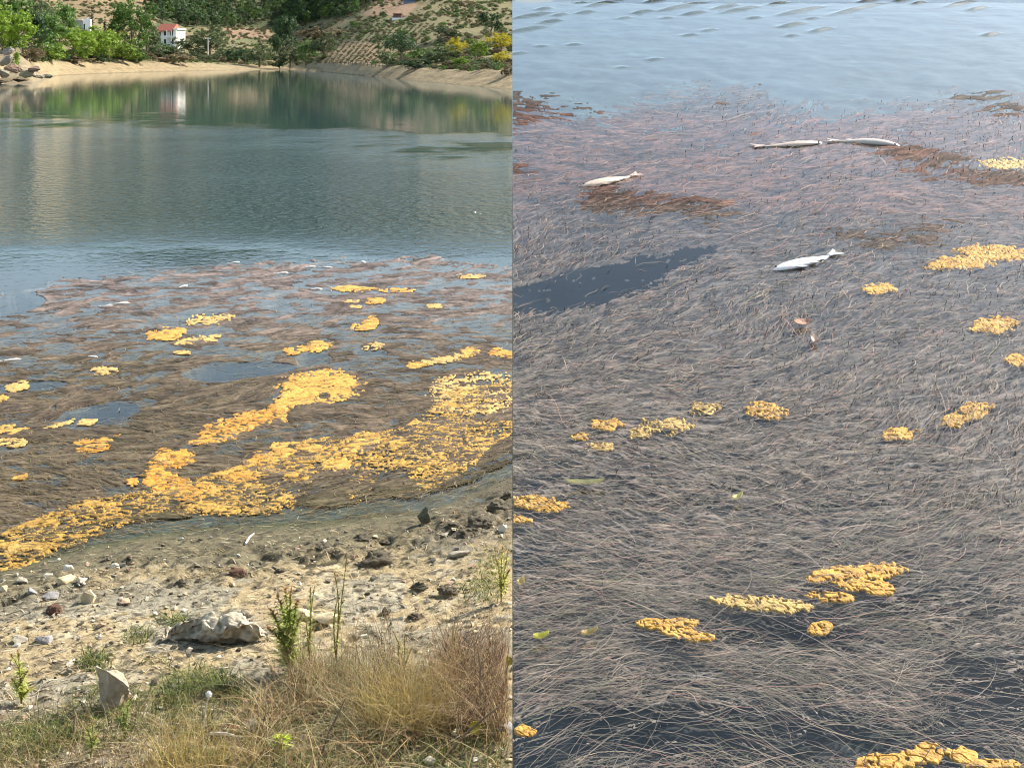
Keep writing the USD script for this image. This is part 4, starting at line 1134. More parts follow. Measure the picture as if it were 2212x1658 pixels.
# rocky point on the left side of the lake
rp = RNG(9)
for k, (px, py, w, h, c) in enumerate([(8, 128, 34, 30, greyw), (30, 150, 40, 26, pink), (6, 160, 30, 26, greyw), (60, 160, 40, 20, cream), (84, 162, 30, 14, cream), (104, 165, 24, 9, cream), (8, 176, 40, 12, tan_), (46, 172, 40, 12, tan_), (18, 112, 30, 22, greyw), (74, 150, 34, 15, pink)]):
    p = P(px, 181) if k < 8 else P(px, 178)
    d_ = F * ZC / (181 - HZ) + (k % 3) * 3
    s = d_ / F
    v, f = rock(600 + k, 3, 0.16, 14)
    v = v / np.ptp(v, axis=0) * [w * s * 0.95, w * s * 0.7, h * s * 0.72 + 0.3]
    c0 = np.array([(px - CX) * s, d_, ZC + (HZ - py) * s])
    nz = fbm(v * 1.2 + k, 3)[:, None]
    v, f, nn = meshkit.arrays((v, f), 35)
    put('rock', (v + c0, f), 'stone', col=np.asarray(c) * 0.62 * (0.7 + 0.6 * fbm(v * 1.2 + k, 3)[:, None]), category='rock',
        label=['grey rock at the top of the rocky point on the left', 'pinkish rock in the middle of the rocky point', 'grey rock at the left picture edge above the water', 'cream rock sloping to the water on the point', 'low cream rock near the tip of the point',
               'last low rock at the tip of the rocky point', 'flat sandy ledge at the waterline by the left edge', 'flat sandy ledge at the waterline under the yellow green bush', 'upper grey rock among the bushes of the point', 'pink rock behind the tip of the point'][k])
v = crown(RNG(3), [(0, 0, .5, .3, .3, .5), (.1, 0, .8, .2, .2, .25)], 900, .05)
s = F * ZC / (176 - HZ) / F
put('shrub', (v[0] * [34 * s, 30 * s, 52 * s] + [(38 - CX) * s, s * F - 1, ZC + (HZ - 168) * s], v[1]), 'leaf_bright', label='yellow green bush hanging over the rocky point on the left', category='shrub')
# the earth under those rocks
kx, ky = np.meshgrid(np.linspace(-160, 130, 40), np.linspace(0, 1, 16))
d_ = F * ZC / (183 - HZ) + ky * 75 + smoothstep(60, 130, kx) * 60
kz = smoothstep(0, 1, ky) * 7 * (1 - smoothstep(20, 128, kx)) - 0.3 + (n2(kx * .2, ky * 30, .3, 5) - .5) * 1.2
kv = np.stack([(kx - CX) * d_ / F, d_, kz], -1)
put('rocky_point', (kv.reshape(-1, 3), grid_faces(*kx.shape)), 'far_ground', smooth=True, col=(np.array([0.17, 0.135, 0.085]) * (0.6 + 0.8 * n2(kx, ky * 60, .1, 6)[..., None])).reshape(-1, 3), kind='structure', label='low rocky point running into the lake at the left')
# pebbles and grit
r = RNG(55)
parts = []
base = [rock(700 + k, 0, 0.0, 9) for k in range(6)]
N = 2600
px, py = r.uniform(-30, 1120, N), 1120 + 560 * r.uniform(0, 1, N) ** 0.8
z = np.full(N, 0.2)
for _ in range(10):
    p = P(px, py, z); z = 0.5 * z + 0.5 * ground_z(p[:, 0], p[:, 1])
dpe = np.interp(p[:, 0], WLX, WLY) - p[:, 1]
COLS = np.array([white, cream, pink, greyw, (0.16, 0.13, 0.09), (0.07, 0.06, 0.045)])
for k in range(N):
    if dpe[k] < 0.25:
        continue
    v, f = base[k % 6]
    w = 0.010 + 0.035 * r.uniform() ** 3
    c = COLS[r.choice(6, p=[.12, .2, .12, .2, .22, .14])] * r.uniform(.7, 1.1)
    a = r.uniform(0, 6.28)
    vv = v * [w, w * .8, w * .6]
    vv = np.stack([vv[:, 0] * math.cos(a) - vv[:, 1] * math.sin(a), vv[:, 0] * math.sin(a) + vv[:, 1] * math.cos(a), vv[:, 2]], -1)
    parts.append((vv * 1.6 + [p[k, 0], p[k, 1], z[k] + w * .2], f, c))
v, f, c = cat(parts)
put('pebbles', (v, f), 'stone', col=c, kind='stuff', label='pebbles and crumbs of earth over the near shore', category='pebbles')

# ------------------------------------------------------------------ yellow algae
OR, YE, PA = (0.54, 0.25, 0.035), (0.53, 0.285, 0.055), (0.50, 0.33, 0.11)


def algae(name, shapes, right, label, colour=OR, ragged=0.55, crack=0.05, thick=None, step=2.0, group=None, kind=None, cover=None, seed=None, fine=1.0, poly=None, worm=False):
    shapes = [tuple(s) + (0,) * (5 - len(s)) for s in shapes]
    x0 = min(s[0] - max(s[2], s[3]) * 1.35 for s in shapes); x1 = max(s[0] + max(s[2], s[3]) * 1.35 for s in shapes)
    hgt = lambda s: abs(math.sin(math.radians(s[4]))) * s[2] + s[3]
    y0_ = min(s[1] - hgt(s) * 1.35 for s in shapes); y1_ = max(s[1] + hgt(s) * 1.35 for s in shapes)
    lo, hi = (1107.4, 2230) if right else (-30, 1125)
    gx, gy = np.meshgrid(np.arange(max(x0, lo), min(x1, hi), step), np.arange(y0_, min(y1_, 1690), step * 0.72))
    if right:
        u, s_ = slab_of(gx, gy); surf = slab; fq = 6.0
    else:
        w = P(gx, gy); u, s_ = w[..., 0], w[..., 1]; surf = flat; fq = 0.55
    sd = int(shapes[0][0] * 3 + shapes[0][1]) if seed is None else seed
    if poly is None:
        m = np.max([ell(gx, gy, *s) * min(1.0, 0.25 + min(s[2], s[3]) / 30) for s in shapes], axis=0)
    else:
        m = np.where(inpoly(gx, gy, poly), 0.22, -0.5)
        from scipy.ndimage import gaussian_filter
        m = gaussian_filter(m, 6)
    na = n2(u, s_ * 0.8, 13 * fq * fine, sd, 3) - 0.5
    nb = n2(u, s_ * 0.7, 38 * fq * fine, sd + 5, 3) - 0.5
    nc2 = np.abs(n2(u * 0.55, s_, 24 * fq * fine, sd + 9, 2) - 0.5)
    m0 = m
    lump = smoothstep(620, 250, gx)
    m = m + ragged * (1.0 if right else 1.35) * (na * 1.5 + nb * 1.3)
    m = np.minimum(m, (nc2 - crack * (0.45 if right else 0.62)) * 6)
    if worm:
        wn_ = np.minimum(np.abs(n2(u * 0.75, s_, 9.0, sd + 21, 3) - 0.5), np.abs(n2(u * 0.75, s_, 13.0, sd + 22, 3) - 0.5) + 0.006)
        zone = np.clip(m0 * 4 + 0.6, 0, 1) * smoothstep(0.22, 0.44, n2(u, s_, 1.5, sd + 23, 3) + lump * 0.13 - 0.045)
        blob = smoothstep(0.56, 0.66, n2(u * .8, s_, 4.5, sd + 24, 4) + lump * 0.07 - 0.02)
        m = np.where(zone > 0.02, np.maximum((0.031 * zone - wn_) * 9, (blob * zone - 0.45) * 0.5), -1)
    if not right:
        m = np.minimum(m, -ell(gx, gy, 700, 856, 14, 8) * 1.5 + 0.05)      # the dark hole in the largest mat
    if cover is not None:
        m = m + cover
    hole = m <= 0
    th = (0.0009 if right else 0.0045) if thick is None else thick * 0.11
    nf = n2(u, s_, 85 * fq * fine, sd + 31, 2)
    nd = n2(u * 0.6, s_, 30 * fq * fine, sd + 33, 3)
    m = np.minimum(m, ((0.70 if worm else 0.75) - nd) * 2.0)
    hole = m <= 0
    n = np.where(hole, -0.0006 if right else 0.0105, th * np.clip(m / 0.07, 0, 1) * (0.25 + 0.9 * nf + 0.5 * nd) + (0.0004 if right else 0.0135))
    f = grid_faces(*gx.shape)
    keep = (~hole).ravel()[f].any(1)
    f = f[keep]
    if not len(f):
        return
    idx = np.unique(f); inv = np.full(gx.size, -1); inv[idx] = np.arange(len(idx))
    v = surf(u, s_, n).reshape(-1, 3)[idx]
    if right:
        v[:, 0] = np.maximum(v[:, 0], 0.0018)
    tone = n2(u, s_, 22 * fq, sd + 3, 3)[..., None]
    c = np.asarray(colour) * (0.62 + 0.7 * tone)
    c = c * (1 - 0.15 * smoothstep(.55, .75, n2(u, s_, 9 * fq, sd + 4, 2)))[..., None] + np.array([.56, .44, .22]) * 0.15 * smoothstep(.55, .75, n2(u, s_, 9 * fq, sd + 4, 2))[..., None]
    c = c * (1 - 0.50 * smoothstep(.58, .72, nd) - 0.18 * smoothstep(.58, .68, nf))[..., None] * (0.8 + 0.4 * nf)[..., None]
    put(name, (v, inv[f]), 'algae', smooth=True, col=c.reshape(-1, 3)[idx], label=label, category='algae', group=group, kind=kind)


AL = [   # the left view
    ([(690, 838, 84, 34, 6), (640, 862, 46, 20, 8), (740, 832, 34, 28)], 'largest solid yellow algae mat, with a dark hole, in mid water', YE, .5, .045),
    ([(528, 912, 84, 22, 16), (470, 944, 50, 9, 10)], 'long slanting yellow algae mat left below the largest mat', OR, .55, .06),
    ([(609, 897, 16, 13)], 'small yellow lump at the right end of the slanting mat', YE, .4, .03),
    ([(365, 995, 50, 24, 8), (340, 1030, 34, 20), (380, 1046, 26, 14), (345, 1052, 12, 9)], 'bright orange yellow algae mat in three lobes above the shore fringe', OR, .5, .04),
    ([(288, 1043, 15, 8)], 'tiny yellow flake left of the three-lobed mat', OR, .4, .02),
    ([(196, 962, 36, 17, 6), (230, 950, 26, 5, 12)], 'deep orange algae mat over dark water at the left', OR, .5, .06),
    ([(14, 930, 50, 9)], 'yellow streak of algae at the left edge, upper one', YE, .55, .05),
    ([(16, 958, 40, 7)], 'yellow streak of algae at the left edge, lower one', PA, .55, .06),
    ([(40, 836, 24, 8, 8)], 'pale yellow flake at the left edge over dark water', PA, .5, .04),
    ([(4, 861, 12, 7)], 'yellow flake cut by the left edge', YE, .3, .02),
    ([(225, 801, 24, 8, 6)], 'single pale orange flake in the upper left weed', PA, .5, .04),
    ([(345, 726, 30, 8), (372, 720, 24, 10)], 'yellow algae flake at the far weed left of the middle', YE, .55, .05),
    ([(456, 690, 40, 8, 4)], 'mottled yellow flake farthest out in the middle', PA, .6, .08),
    ([(400, 740, 24, 5, 6), (440, 732, 28, 6, 8)], 'thin yellow string of algae below the far flake', PA, .6, .06),
    ([(398, 762, 18, 4)], 'small pale scrap by a dark speck', PA, .4, .03),
    ([(125, 917, 24, 5, 14), (150, 910, 12, 4, 20)], 'thin yellow scraps in the dark water at the left', PA, .5, .04),
    ([(190, 911, 18, 6, 10)], 'yellow scrap above the deep orange mat', PA, .5, .04),
    ([(685, 749, 26, 9, 6), (628, 760, 16, 6), (656, 755, 18, 3)], 'row of yellow flakes beyond the largest mat', YE, .55, .05),
    ([(800, 698, 15, 12), (786, 708, 22, 6)], 'yellow flake shaped like a leaf pair right of the middle', YE, .5, .05),
    ([(808, 748, 20, 7)], 'pale faint flake beside a dark patch', PA, .6, .08),
    ([(812, 651, 17, 6)], 'small bright yellow ring of algae far out', YE, .5, .05),
    ([(752, 625, 28, 6), (790, 624, 20, 3)], 'thin yellow flake far out by the fish', YE, .5, .05),
    ([(858, 628, 30, 4)], 'thin yellow streak far out on the right', YE, .5, .04),
    ([(1018, 598, 24, 4)], 'faint orange streak farthest out on the right', PA, .5, .04),
    ([(940, 663, 14, 4)], 'faint orange scrap out on the right', PA, .5, .03),
    ([(760, 652, 16, 3)], 'thin pale scrap left of the bright yellow ring', PA, .4, .03),
    ([(768, 664, 12, 3)], 'tiny pale scrap below the thin one left of the ring', PA, .4, .03),
    ([(898, 790, 22, 8, 12)], 'left link of the yellow chain on the right', YE, .5, .05),
    ([(958, 778, 36, 7, 8)], 'middle link of the yellow chain on the right', PA, .55, .05),
    ([(1008, 763, 24, 8, 12)], 'right link of the yellow chain on the right', YE, .5, .05),
    ([(1086, 764, 26, 9)], 'yellow flake at the seam end of the chain', OR, .5, .05),
    ([(36, 1033, 18, 5, 10)], 'greenish yellow scrap at the left edge above the shore fringe', YE, .5, .04),
    ([(570, 992, 42, 14, 6), (520, 1030, 36, 14, 10)], 'solid orange mat on the upper rim of the shore fringe', OR, .5, .05),
    ([(425, 1064, 46, 17, 6)], 'solid orange mat low on the rim of the shore fringe', OR, .5, .05),
    ([(672, 968, 40, 8, -6), (606, 962, 18, 8), (616, 975, 20, 8)], 'yellow bar and flakes above the shore fringe', YE, .45, .05),
    ([(735, 1000, 30, 18, 4), (790, 950, 46, 12, 8), (760, 968, 20, 10)], 'yellow mat where the fringe widens to the right', YE, .6, .07),
]
for sh, lab, c, rg, ck in AL:
    algae('algae_mat', sh, False, lab, c, rg, ck)
algae('algae', [(1035, 850, 110, 44)], False, 'loose pale yellow net of algae filaments at the right, by the seam', PA, .9, .085, thick=.03, kind='stuff', worm=True)
FRINGE = [(-30, 1235), (-30, 1165), (60, 1125), (180, 1078), (320, 1058), (400, 1040), (490, 1012), (560, 982), (650, 950), (760, 938), (860, 925), (925, 885), (955, 845), (1120, 815), (1120, 930), (1075, 960), (1035, 1000), (960, 1050), (870, 1080), (720, 1098), (600, 1112), (480, 1118), (330, 1112), (230, 1156), (110, 1200), (40, 1240)]
algae('algae', [(540, 1060, 590, 195)], False, 'broken fringe of yellow algae filaments along the shore', (0.42, 0.24, 0.045), 1.0, .07, thick=.04, kind='stuff', poly=FRINGE, seed=77, step=1.8, worm=True)
AR = [   # the right view
    ([(2172, 354, 50, 11)], 'pale yellow algae flake at the right edge by the far fish', PA, .6, .05),
    ([(2150, 546, 80, 16, -4), (2080, 566, 78, 14, 4), (2190, 552, 40, 8)], 'large yellow double mat at the right edge beyond the white fish', YE, .5, .06),
    ([(1899, 623, 32, 10)], 'small mottled yellow flake right below the white fish', YE, .6, .07),
    ([(2150, 700, 46, 17, 8)], 'yellow mat with a raised corner at the right edge', YE, .5, .05),
    ([(2196, 777, 28, 12)], 'yellow flake cut by the right edge', YE, .5, .05),
    ([(1655, 887, 44, 18)], 'compact mottled yellow flake in the middle', YE, .55, .07),
    ([(2088, 892, 52, 19, 20)], 'yellow flake slanting up to the right', YE, .5, .06),
    ([(1942, 937, 36, 12, 6)], 'small yellow flake left of the slanting one', YE, .55, .05),
    ([(1306, 916, 34, 12)], 'orange yellow flake leading the faint group on the left', YE, .5, .05),
    ([(1252, 942, 22, 8)], 'tiny yellow flake in front of the orange one', YE, .6, .05),
    ([(1380, 936, 24, 10), (1440, 916, 52, 14, 6), (1470, 925, 30, 8, 14)], 'faint broken cream yellow flakes in the left group', PA, .75, .08),
    ([(1526, 882, 28, 11)], 'faint cream scrap left of the compact flake', PA, .8, .08),
    ([(1294, 965, 24, 8)], 'faint scrap below the orange flake', PA, .8, .07),
    ([(1166, 1088, 58, 16, -6)], 'rounded yellow mat at the left seam', YE, .45, .05),
    ([(1118, 1121, 34, 9)], 'greenish yellow flake under the rounded mat at the seam', YE, .5, .04),
    ([(1805, 1240, 62, 17, 8), (1885, 1234, 58, 16, 4), (1862, 1262, 60, 12, -6), (1900, 1275, 34, 9)], 'largest yellow mat of four lobes in the lower middle', YE, .5, .05),
    ([(1794, 1288, 54, 11, -4)], 'narrow yellow mat just below the four-lobed mat', YE, .5, .05),
    ([(1645, 1303, 108, 15, -4)], 'long pale yellow mat like a caterpillar', PA, .6, .075),
    ([(1420, 1346, 44, 12), (1468, 1346, 40, 12, 4), (1462, 1362, 44, 12, -6), (1508, 1375, 34, 10)], 'smooth yellow mat of overlapping lobes at the lower left', YE, .35, .035),
    ([(1770, 1356, 30, 13, 10)], 'single round yellow flake over dark water', YE, .4, .03),
    ([(1131, 1576, 22, 11)], 'small lemon yellow flake at the lower left seam', YE, .35, .03),
    ([(1930, 1642, 78, 20, 6), (2005, 1630, 30, 26)], 'big ragged yellow mat at the bottom edge', YE, .55, .07),
    ([(2076, 1630, 36, 15, -6)], 'smooth yellow flake at the bottom right of the ragged mat', YE, .4, .04),
    ([(2146, 1650, 66, 10, -2)], 'flat yellow mat in the bottom right corner', YE, .5, .05),
]
for sh, lab, c, rg, ck in AR:
    algae('algae_mat', sh, True, lab, c, rg, ck, step=1.8)


def float_leaf(px, py, w, h, tilt, colour, label):
    """A fallen leaf lying on the closer water, slightly cupped."""
    k = np.linspace(-1, 1, 13); j = np.linspace(-1, 1, 5)
    K_, J_ = np.meshgrid(k, j)
    a = math.radians(tilt)
    lx_ = K_ * w; ly_ = J_ * h * (1 - np.abs(K_) ** 2.2) ** 0.8 + 0.1 * h * np.sin(K_ * 3)
    qx_, qy_ = px + lx_ * math.cos(a) + ly_ * math.sin(a), py - lx_ * math.sin(a) + ly_ * math.cos(a)
    u, s_ = slab_of(qx_, qy_)
    n = 0.004 + 0.004 * J_ ** 2 + 0.003 * K_ ** 2
    put('floating_leaf', (slab(u, s_, n).reshape(-1, 3), grid_faces(*K_.shape)), 'algae', smooth=True, col=np.tile(np.asarray(colour), (K_.size, 1)) * RNG(int(px)).uniform(.85, 1.1, (K_.size, 1)), label=label, category='leaf')


for a_ in [(1168, 1385, 18, 5, 14, (.55, .52, .12), 'yellow green fallen leaf at the left seam'), (1272, 1377, 19, 5, 16, (.42, .33, .16), 'tan fallen leaf right of the yellow green one'), (1265, 1051, 42, 4, 2, (.50, .46, .26), 'long pale leaf blade on dark water'),
           (1592, 1083, 13, 4, 26, (.62, .56, .28), 'small pale yellow leaf alone in the middle'), (1733, 704, 20, 6, 4, (.45, .26, .18), 'reddish brown curled leaf in the upper weed'), (1125, 1268, 9, 7, 50, (.55, .45, .22), 'small tan leaf at the seam'),
           (1758, 740, 10, 7, -40, (.48, .36, .30), 'little pinkish leaf below the reddish one')]:
    float_leaf(*a_)

# ------------------------------------------------------------------ dead fish
def fish(right, px, py, L, ang, label, colour=(0.72, 0.70, 0.68), fat=0.125, bend=0.06, head_dark=0.15, roll=0.35):
    """A dead fish of length L on the water, belly up; ang = bearing of its head on the water in degrees."""
    if right:
        u0, s0 = (float(k) for k in slab_of(px, py)); surf = slab
    else:
        q = P(px, py); u0, s0 = q[0], q[1]; surf = flat
    T = numbered('/World', 'dead_fish')
    X = UsdGeom.Xform.Define(stage, T)
    data(X.GetPrim(), label=label, category='fish')
    a = math.radians(ang)
    ca, sa = math.cos(a), math.sin(a)

    def lay(v):
        v = np.asarray(v, float) * L
        y = v[..., 1] + bend * L * (4 * (v[..., 0] / L) ** 2 - 0.4)
        return surf(u0 + v[..., 0] * ca - y * sa, s0 + v[..., 0] * sa + y * ca, v[..., 2])
    k = np.linspace(0, 1, 26)                                    # snout to tail root
    prof = fat * np.interp(k, [0, .03, .1, .22, .38, .55, .75, .92, 1], [.10, .34, .62, .9, 1.0, .92, .58, .30, .26])
    th = np.linspace(0, 2 * np.pi, 17)[:-1]
    xx = 0.5 - k * 0.86
    cy, cz = np.cos(th), np.sin(th)
    v = np.stack([np.broadcast_to(xx[:, None], (26, 16)), prof[:, None] * cy[None] * 0.92, prof[:, None] * (cz[None] * 0.44 + 0.22)], -1)
    nn = (noise(np.stack([xx[:, None] * 30 + 0 * cz, cy[None] * 3 + 0 * xx[:, None], cz[None] * 3 + 0 * xx[:, None]], -1)) - .5) * 0.006
    v[..., 2] += nn
    col = np.asarray(colour)[None, None] * np.ones((26, 16, 1))
    pk = np.array([.62, .42, .38])
    gill = np.exp(-((k - .2) / .03) ** 2)[:, None, None] * 0.45
    col = col * (1 - gill) + pk * gill
    hd = smoothstep(.16, .02, k)[:, None, None] * head_dark
    col = col * (1 - hd) + np.array([.45, .36, .34]) * hd
    bk = smoothstep(0.3, 1, -cy)[None, :, None] * roll
    col = col * (1 - bk) + np.array([.22, .22, .2]) * bk
    ring = np.arange(16)
    f = []
    for i in range(25):
        f.append(np.stack([i * 16 + ring, i * 16 + (ring + 1) % 16, (i + 1) * 16 + (ring + 1) % 16, (i + 1) * 16 + ring], 1))
    f = np.vstack(f)
    vv = np.vstack([lay(v).reshape(-1, 3), lay(np.array([[xx[0] + .012, 0, prof[0] * .3]])), lay(np.array([[xx[-1], 0, prof[-1] * .3]]))])
    tri = np.vstack([f[:, [0, 1, 2]], f[:, [0, 2, 3]], np.stack([(ring + 1) % 16, ring, np.full(16, 416)], 1), np.stack([400 + ring, 400 + (ring + 1) % 16, np.full(16, 417)], 1)])
    cc3 = np.vstack([col.reshape(-1, 3), col[0, 0], col[-1, 0]])
    body = put('body', (vv, tri), 'fish', parent=T, smooth=True, col=cc3)

    def fin(name, pts, zz, c, parent=T):
        pts = np.array(pts, float)
        top = np.column_stack([pts, np.full(len(pts), zz)]); bot = top - [0, 0, 0.008]
        n = len(pts)
        mid_t, mid_b = top.mean(0), bot.mean(0)
        v_ = lay(np.vstack([top, bot, mid_t, mid_b]))
        i = np.arange(n); j = (i + 1) % n
        f_ = np.vstack([np.stack([i, j, np.full(n, 2 * n)], 1), np.stack([n + j, n + i, np.full(n, 2 * n + 1)], 1), np.stack([i, n + i, n + j], 1), np.stack([i, n + j, j], 1)])
        put(name, (v_, f_), 'fish', parent=parent, col=np.tile(np.asarray(c), (len(v_), 1)))
    pale = np.asarray(colour) * .85
    fin('tail_fin', [(-.34, .026), (-.42, .05), (-.52, .095), (-.505, .04), (-.46, .0), (-.505, -.045), (-.515, -.09), (-.42, -.045), (-.34, -.026)], 0.022, pale)
    fin('pectoral_fin', [(.26, fat * .8), (.20, fat * 1.35), (.13, fat * 1.5), (.17, fat * .85)], 0.03, pale * .9)
    fin('pelvic_fin', [(.04, fat * .8), (-.02, fat * 1.15), (-.07, fat * 1.2), (-.03, fat * .78)], 0.03, pale * .9)
    fin('anal_fin', [(-.14, fat * .55), (-.19, fat * .95), (-.25, fat * .8), (-.23, fat * .4)], 0.025, pale * .9)
    e = trimesh.creation.icosphere(1, 0.014)
    put('eye', (lay(np.array(e.vertices) + [.44, -fat * .3, fat * .26]), np.array(e.faces)), 'plain', parent=T, col=np.full((len(e.vertices), 3), .03))


fish(True, 1702, 314, 0.185, 12, 'cream dead fish, left one of the far pair in the closer view', (0.42, 0.33, 0.28), fat=.075, bend=.03)
fish(True, 1864, 309, 0.172, -14, 'plump dead fish, right one of the far pair in the closer view', (0.44, 0.37, 0.34), fat=.10, bend=-.06, roll=.6)
fish(True, 1320, 391, 0.165, 214, 'cream dead fish among pinkish weed in the upper left of the closer view', (0.48, 0.37, 0.29), fat=.095, bend=-.03, head_dark=.5)
fish(True, 1743, 566, 0.165, 212, 'bright white dead fish with forked tail below the far pair', (0.50, 0.50, 0.51), fat=.09, bend=-.03)
for (px, py, L, ang, lab) in [(505, 567, .36, 30, 'small white dead fish at the far rim of the weed, left of the middle'), (394, 619, .40, 60, 'small white dead fish lying slantwise out on the left'), (258, 656, .48, 18, 'long thin white dead fish on the left weed'),
                              (230, 661, .34, 0, 'pinkish dead fish just left of the long thin one'), (786, 567, .42, 118, 'white dead fish pointing at the open water, right of the middle'), (607, 590, .40, 20, 'faint pale dead fish left of the far pair'), (668, 577, .42, 10, 'left fish of the faint far pair'),
                              (703, 578, .40, -12, 'right fish of the faint far pair'), (679, 625, .42, 20, 'pale grey dead fish near the middle of the weed'), (22, 778, .40, 22, 'thin white dead fish at the left edge'), (195, 770, .34, -20, 'small white curved dead fish left of the middle')]:
    fish(False, px, py, L * 0.8, ang, lab, (0.60, 0.57, 0.55))

# ------------------------------------------------------------------ plants and dry grass on the near shore
def on_shore(px, py):
    z = np.full(len(px), 0.2)
    for _ in range(10):
        p = P(px, py, z); z = 0.5 * z + 0.5 * ground_z(p[:, 0], p[:, 1])
    p[:, 2] = ground_z(p[:, 0], p[:, 1])
    return p


def field(name, N, region, hgt, lean, wid, table, label, seed, category='grass', dens=None, bias=(0, 0), k=4):
    r = RNG(seed)
    px, py = r.uniform(region[0], region[1], N), r.uniform(region[2], region[3], N)
    p = on_shore(px, py)
    if dens is not None:
        keep = r.uniform(0, 1, N) < dens(px, py, p[:, 0], p[:, 1])
        px, py, p = px[keep], py[keep], p[keep]
    ok_ = p[:, 0] < -0.03
    p = p[ok_]
    n = len(p)
    h = r.uniform(*hgt, n)
    l = r.normal(0, lean, (n, 2)) * h[:, None] + np.array(bias) * h[:, None]
    l[:, 0] = np.minimum(l[:, 0], -p[:, 0] - 0.01)
    w = r.uniform(0.5, 1.0, n) * wid
    v, f, c = blades(p - [0, 0, 0.01], l, h, w, pick(r, table, n), k=k, seed=seed)
    put(name, (v, f), 'grass', col=c, kind='stuff', label=label, category=category)


DRY = [((0.331, 0.238, 0.115), 3), ((0.230, 0.137, 0.072), 2.5), ((0.432, 0.353, 0.202), 2.4), ((0.122, 0.068, 0.040), 2.4), ((0.187, 0.173, 0.058), 1.4)]
GOLD = [((0.390, 0.277, 0.090), 3), ((0.330, 0.247, 0.075), 2), ((0.420, 0.345, 0.150), 2), ((0.255, 0.210, 0.060), 1)]
BROWN = [((0.180, 0.105, 0.060), 3), ((0.112, 0.068, 0.045), 3), ((0.270, 0.188, 0.105), 2), ((0.338, 0.270, 0.180), 1)]
GREEN = [((0.119, 0.147, 0.038), 3), ((0.070, 0.098, 0.028), 3), ((0.196, 0.203, 0.056), 2.4), ((0.210, 0.189, 0.070), 1.5), ((0.035, 0.052, 0.021), 1.5)]
hump = lambda cx, cy, rx, ry: (lambda px, py: np.clip(1.3 * ell(px, py, cx, cy, rx, ry) + 0.25, 0, 1))
field('dry_grass', 5800, (520, 1105, 1410, 1720), (0.04, 0.29), 1.2, 0.0085, DRY, 'tangled dry brown grass at the lower right of the shore', 201,
      dens=lambda px, py, x, y: np.clip(smoothstep(-70, 60, py - np.interp(px, [520, 620, 800, 960, 1105], [1540, 1470, 1470, 1450, 1400]) + (n2(x, y, 1.6, 91) - .5) * 200), 0, 1) * smoothstep(0.34, 0.56, n2(x, y, 2.4, 92)))
field('golden_grass', 2200, (770, 960, 1500, 1600), (0.16, 0.40), 0.62, 0.0045, GOLD, 'golden grass tussock fanning out in the middle of the dry grass', 202, dens=lambda px, py, x, y: hump(870, 1560, 110, 60)(px, py), bias=(.25, 0))
field('dead_stems', 1100, (960, 1108, 1400, 1600), (0.12, 0.46), 0.75, 0.007, BROWN, 'dark brown thicket of dead stems at the right by the seam', 203, k=5)
field('dead_stems', 900, (620, 1000, 1420, 1560), (0.25, 0.55), 0.4, 0.0045, DRY, 'taller thin dry stems standing out of the tangled grass', 204, k=5)
patchy = lambda px, py, x, y: smoothstep(0.48, 0.62, n2(x, y, 2.6, 93)) * smoothstep(1385, 1500, py + (n2(x, y, 1.2, 94) - .5) * 120)
field('green_weeds', 9000, (-30, 640, 1380, 1720), (0.03, 0.13), 0.9, 0.009, GREEN, 'low green and yellowish weeds at the lower left', 205, category='weeds', dens=patchy)
field('green_weeds', 3000, (540, 1105, 1560, 1720), (0.03, 0.12), 0.9, 0.008, GREEN, 'low green weeds along the bottom under the dry grass', 206, category='weeds')
field('dry_grass', 3000, (-30, 600, 1470, 1720), (0.05, 0.20), 0.9, 0.005, DRY, 'thin dry grass over the lower left', 207, dens=lambda px, py, x, y: smoothstep(1480, 1600, py + (n2(x, y, 1.4, 95) - .5) * 160) * 0.9)
field('dry_grass', 900, (300, 560, 1600, 1720), (0.14, 0.34), 0.6, 0.0045, GOLD, 'pale dry grass tuft at the bottom left of the middle', 208, dens=lambda px, py, x, y: hump(400, 1670, 130, 70)(px, py))
for k, (px, py, rx, ry, n) in enumerate([(205, 1432, 34, 22, 420), (385, 1500, 40, 40, 600), (455, 1480, 60, 34, 800), (500, 1500, 50, 26, 500), (300, 1375, 36, 20, 240), (1080, 1235, 60, 60, 700), (380, 1345, 40, 12, 260), (1040, 1280, 60, 30, 300), (90, 1600, 80, 40, 500)]):
    field('weed_patch', n, (px - rx, px + rx, py - ry, py + ry), (0.03, 0.12), 0.9, 0.010, GREEN if k != 5 else [((0.26, 0.26, 0.07), 2), ((0.14, 0.17, 0.05), 2), ((0.4, 0.34, 0.14), 1)],
          ['patch of dark green leaves above the pointed boulder', 'dark green patch of leaves in front of the boulder on the left', 'green leaves under the big boulder', 'green leaves right under the big boulder', 'thin green sprinkling left of the big boulder',
           'yellow green tuft on the mud by the seam', 'green blades at the left foot of the big boulder', 'thin greenish tuft right on the sand', 'green leaves in the lower left corner'][k], 220 + k, category='weeds', dens=lambda a, b, x, y, P_=(px, py, rx, ry): hump(*P_)(a, b))
field('wispy_weeds', 2600, (640, 930, 1430, 1600), (0.10, 0.30), 1.1, 0.005, [((0.20, 0.20, 0.10), 3), ((0.30, 0.26, 0.14), 2), ((0.13, 0.14, 0.07), 2)], 'wispy grey green weeds in the middle of the dry grass', 211, category='weeds', k=5,
      dens=lambda px, py, x, y: smoothstep(0.42, 0.6, n2(x, y, 2.2, 97)))
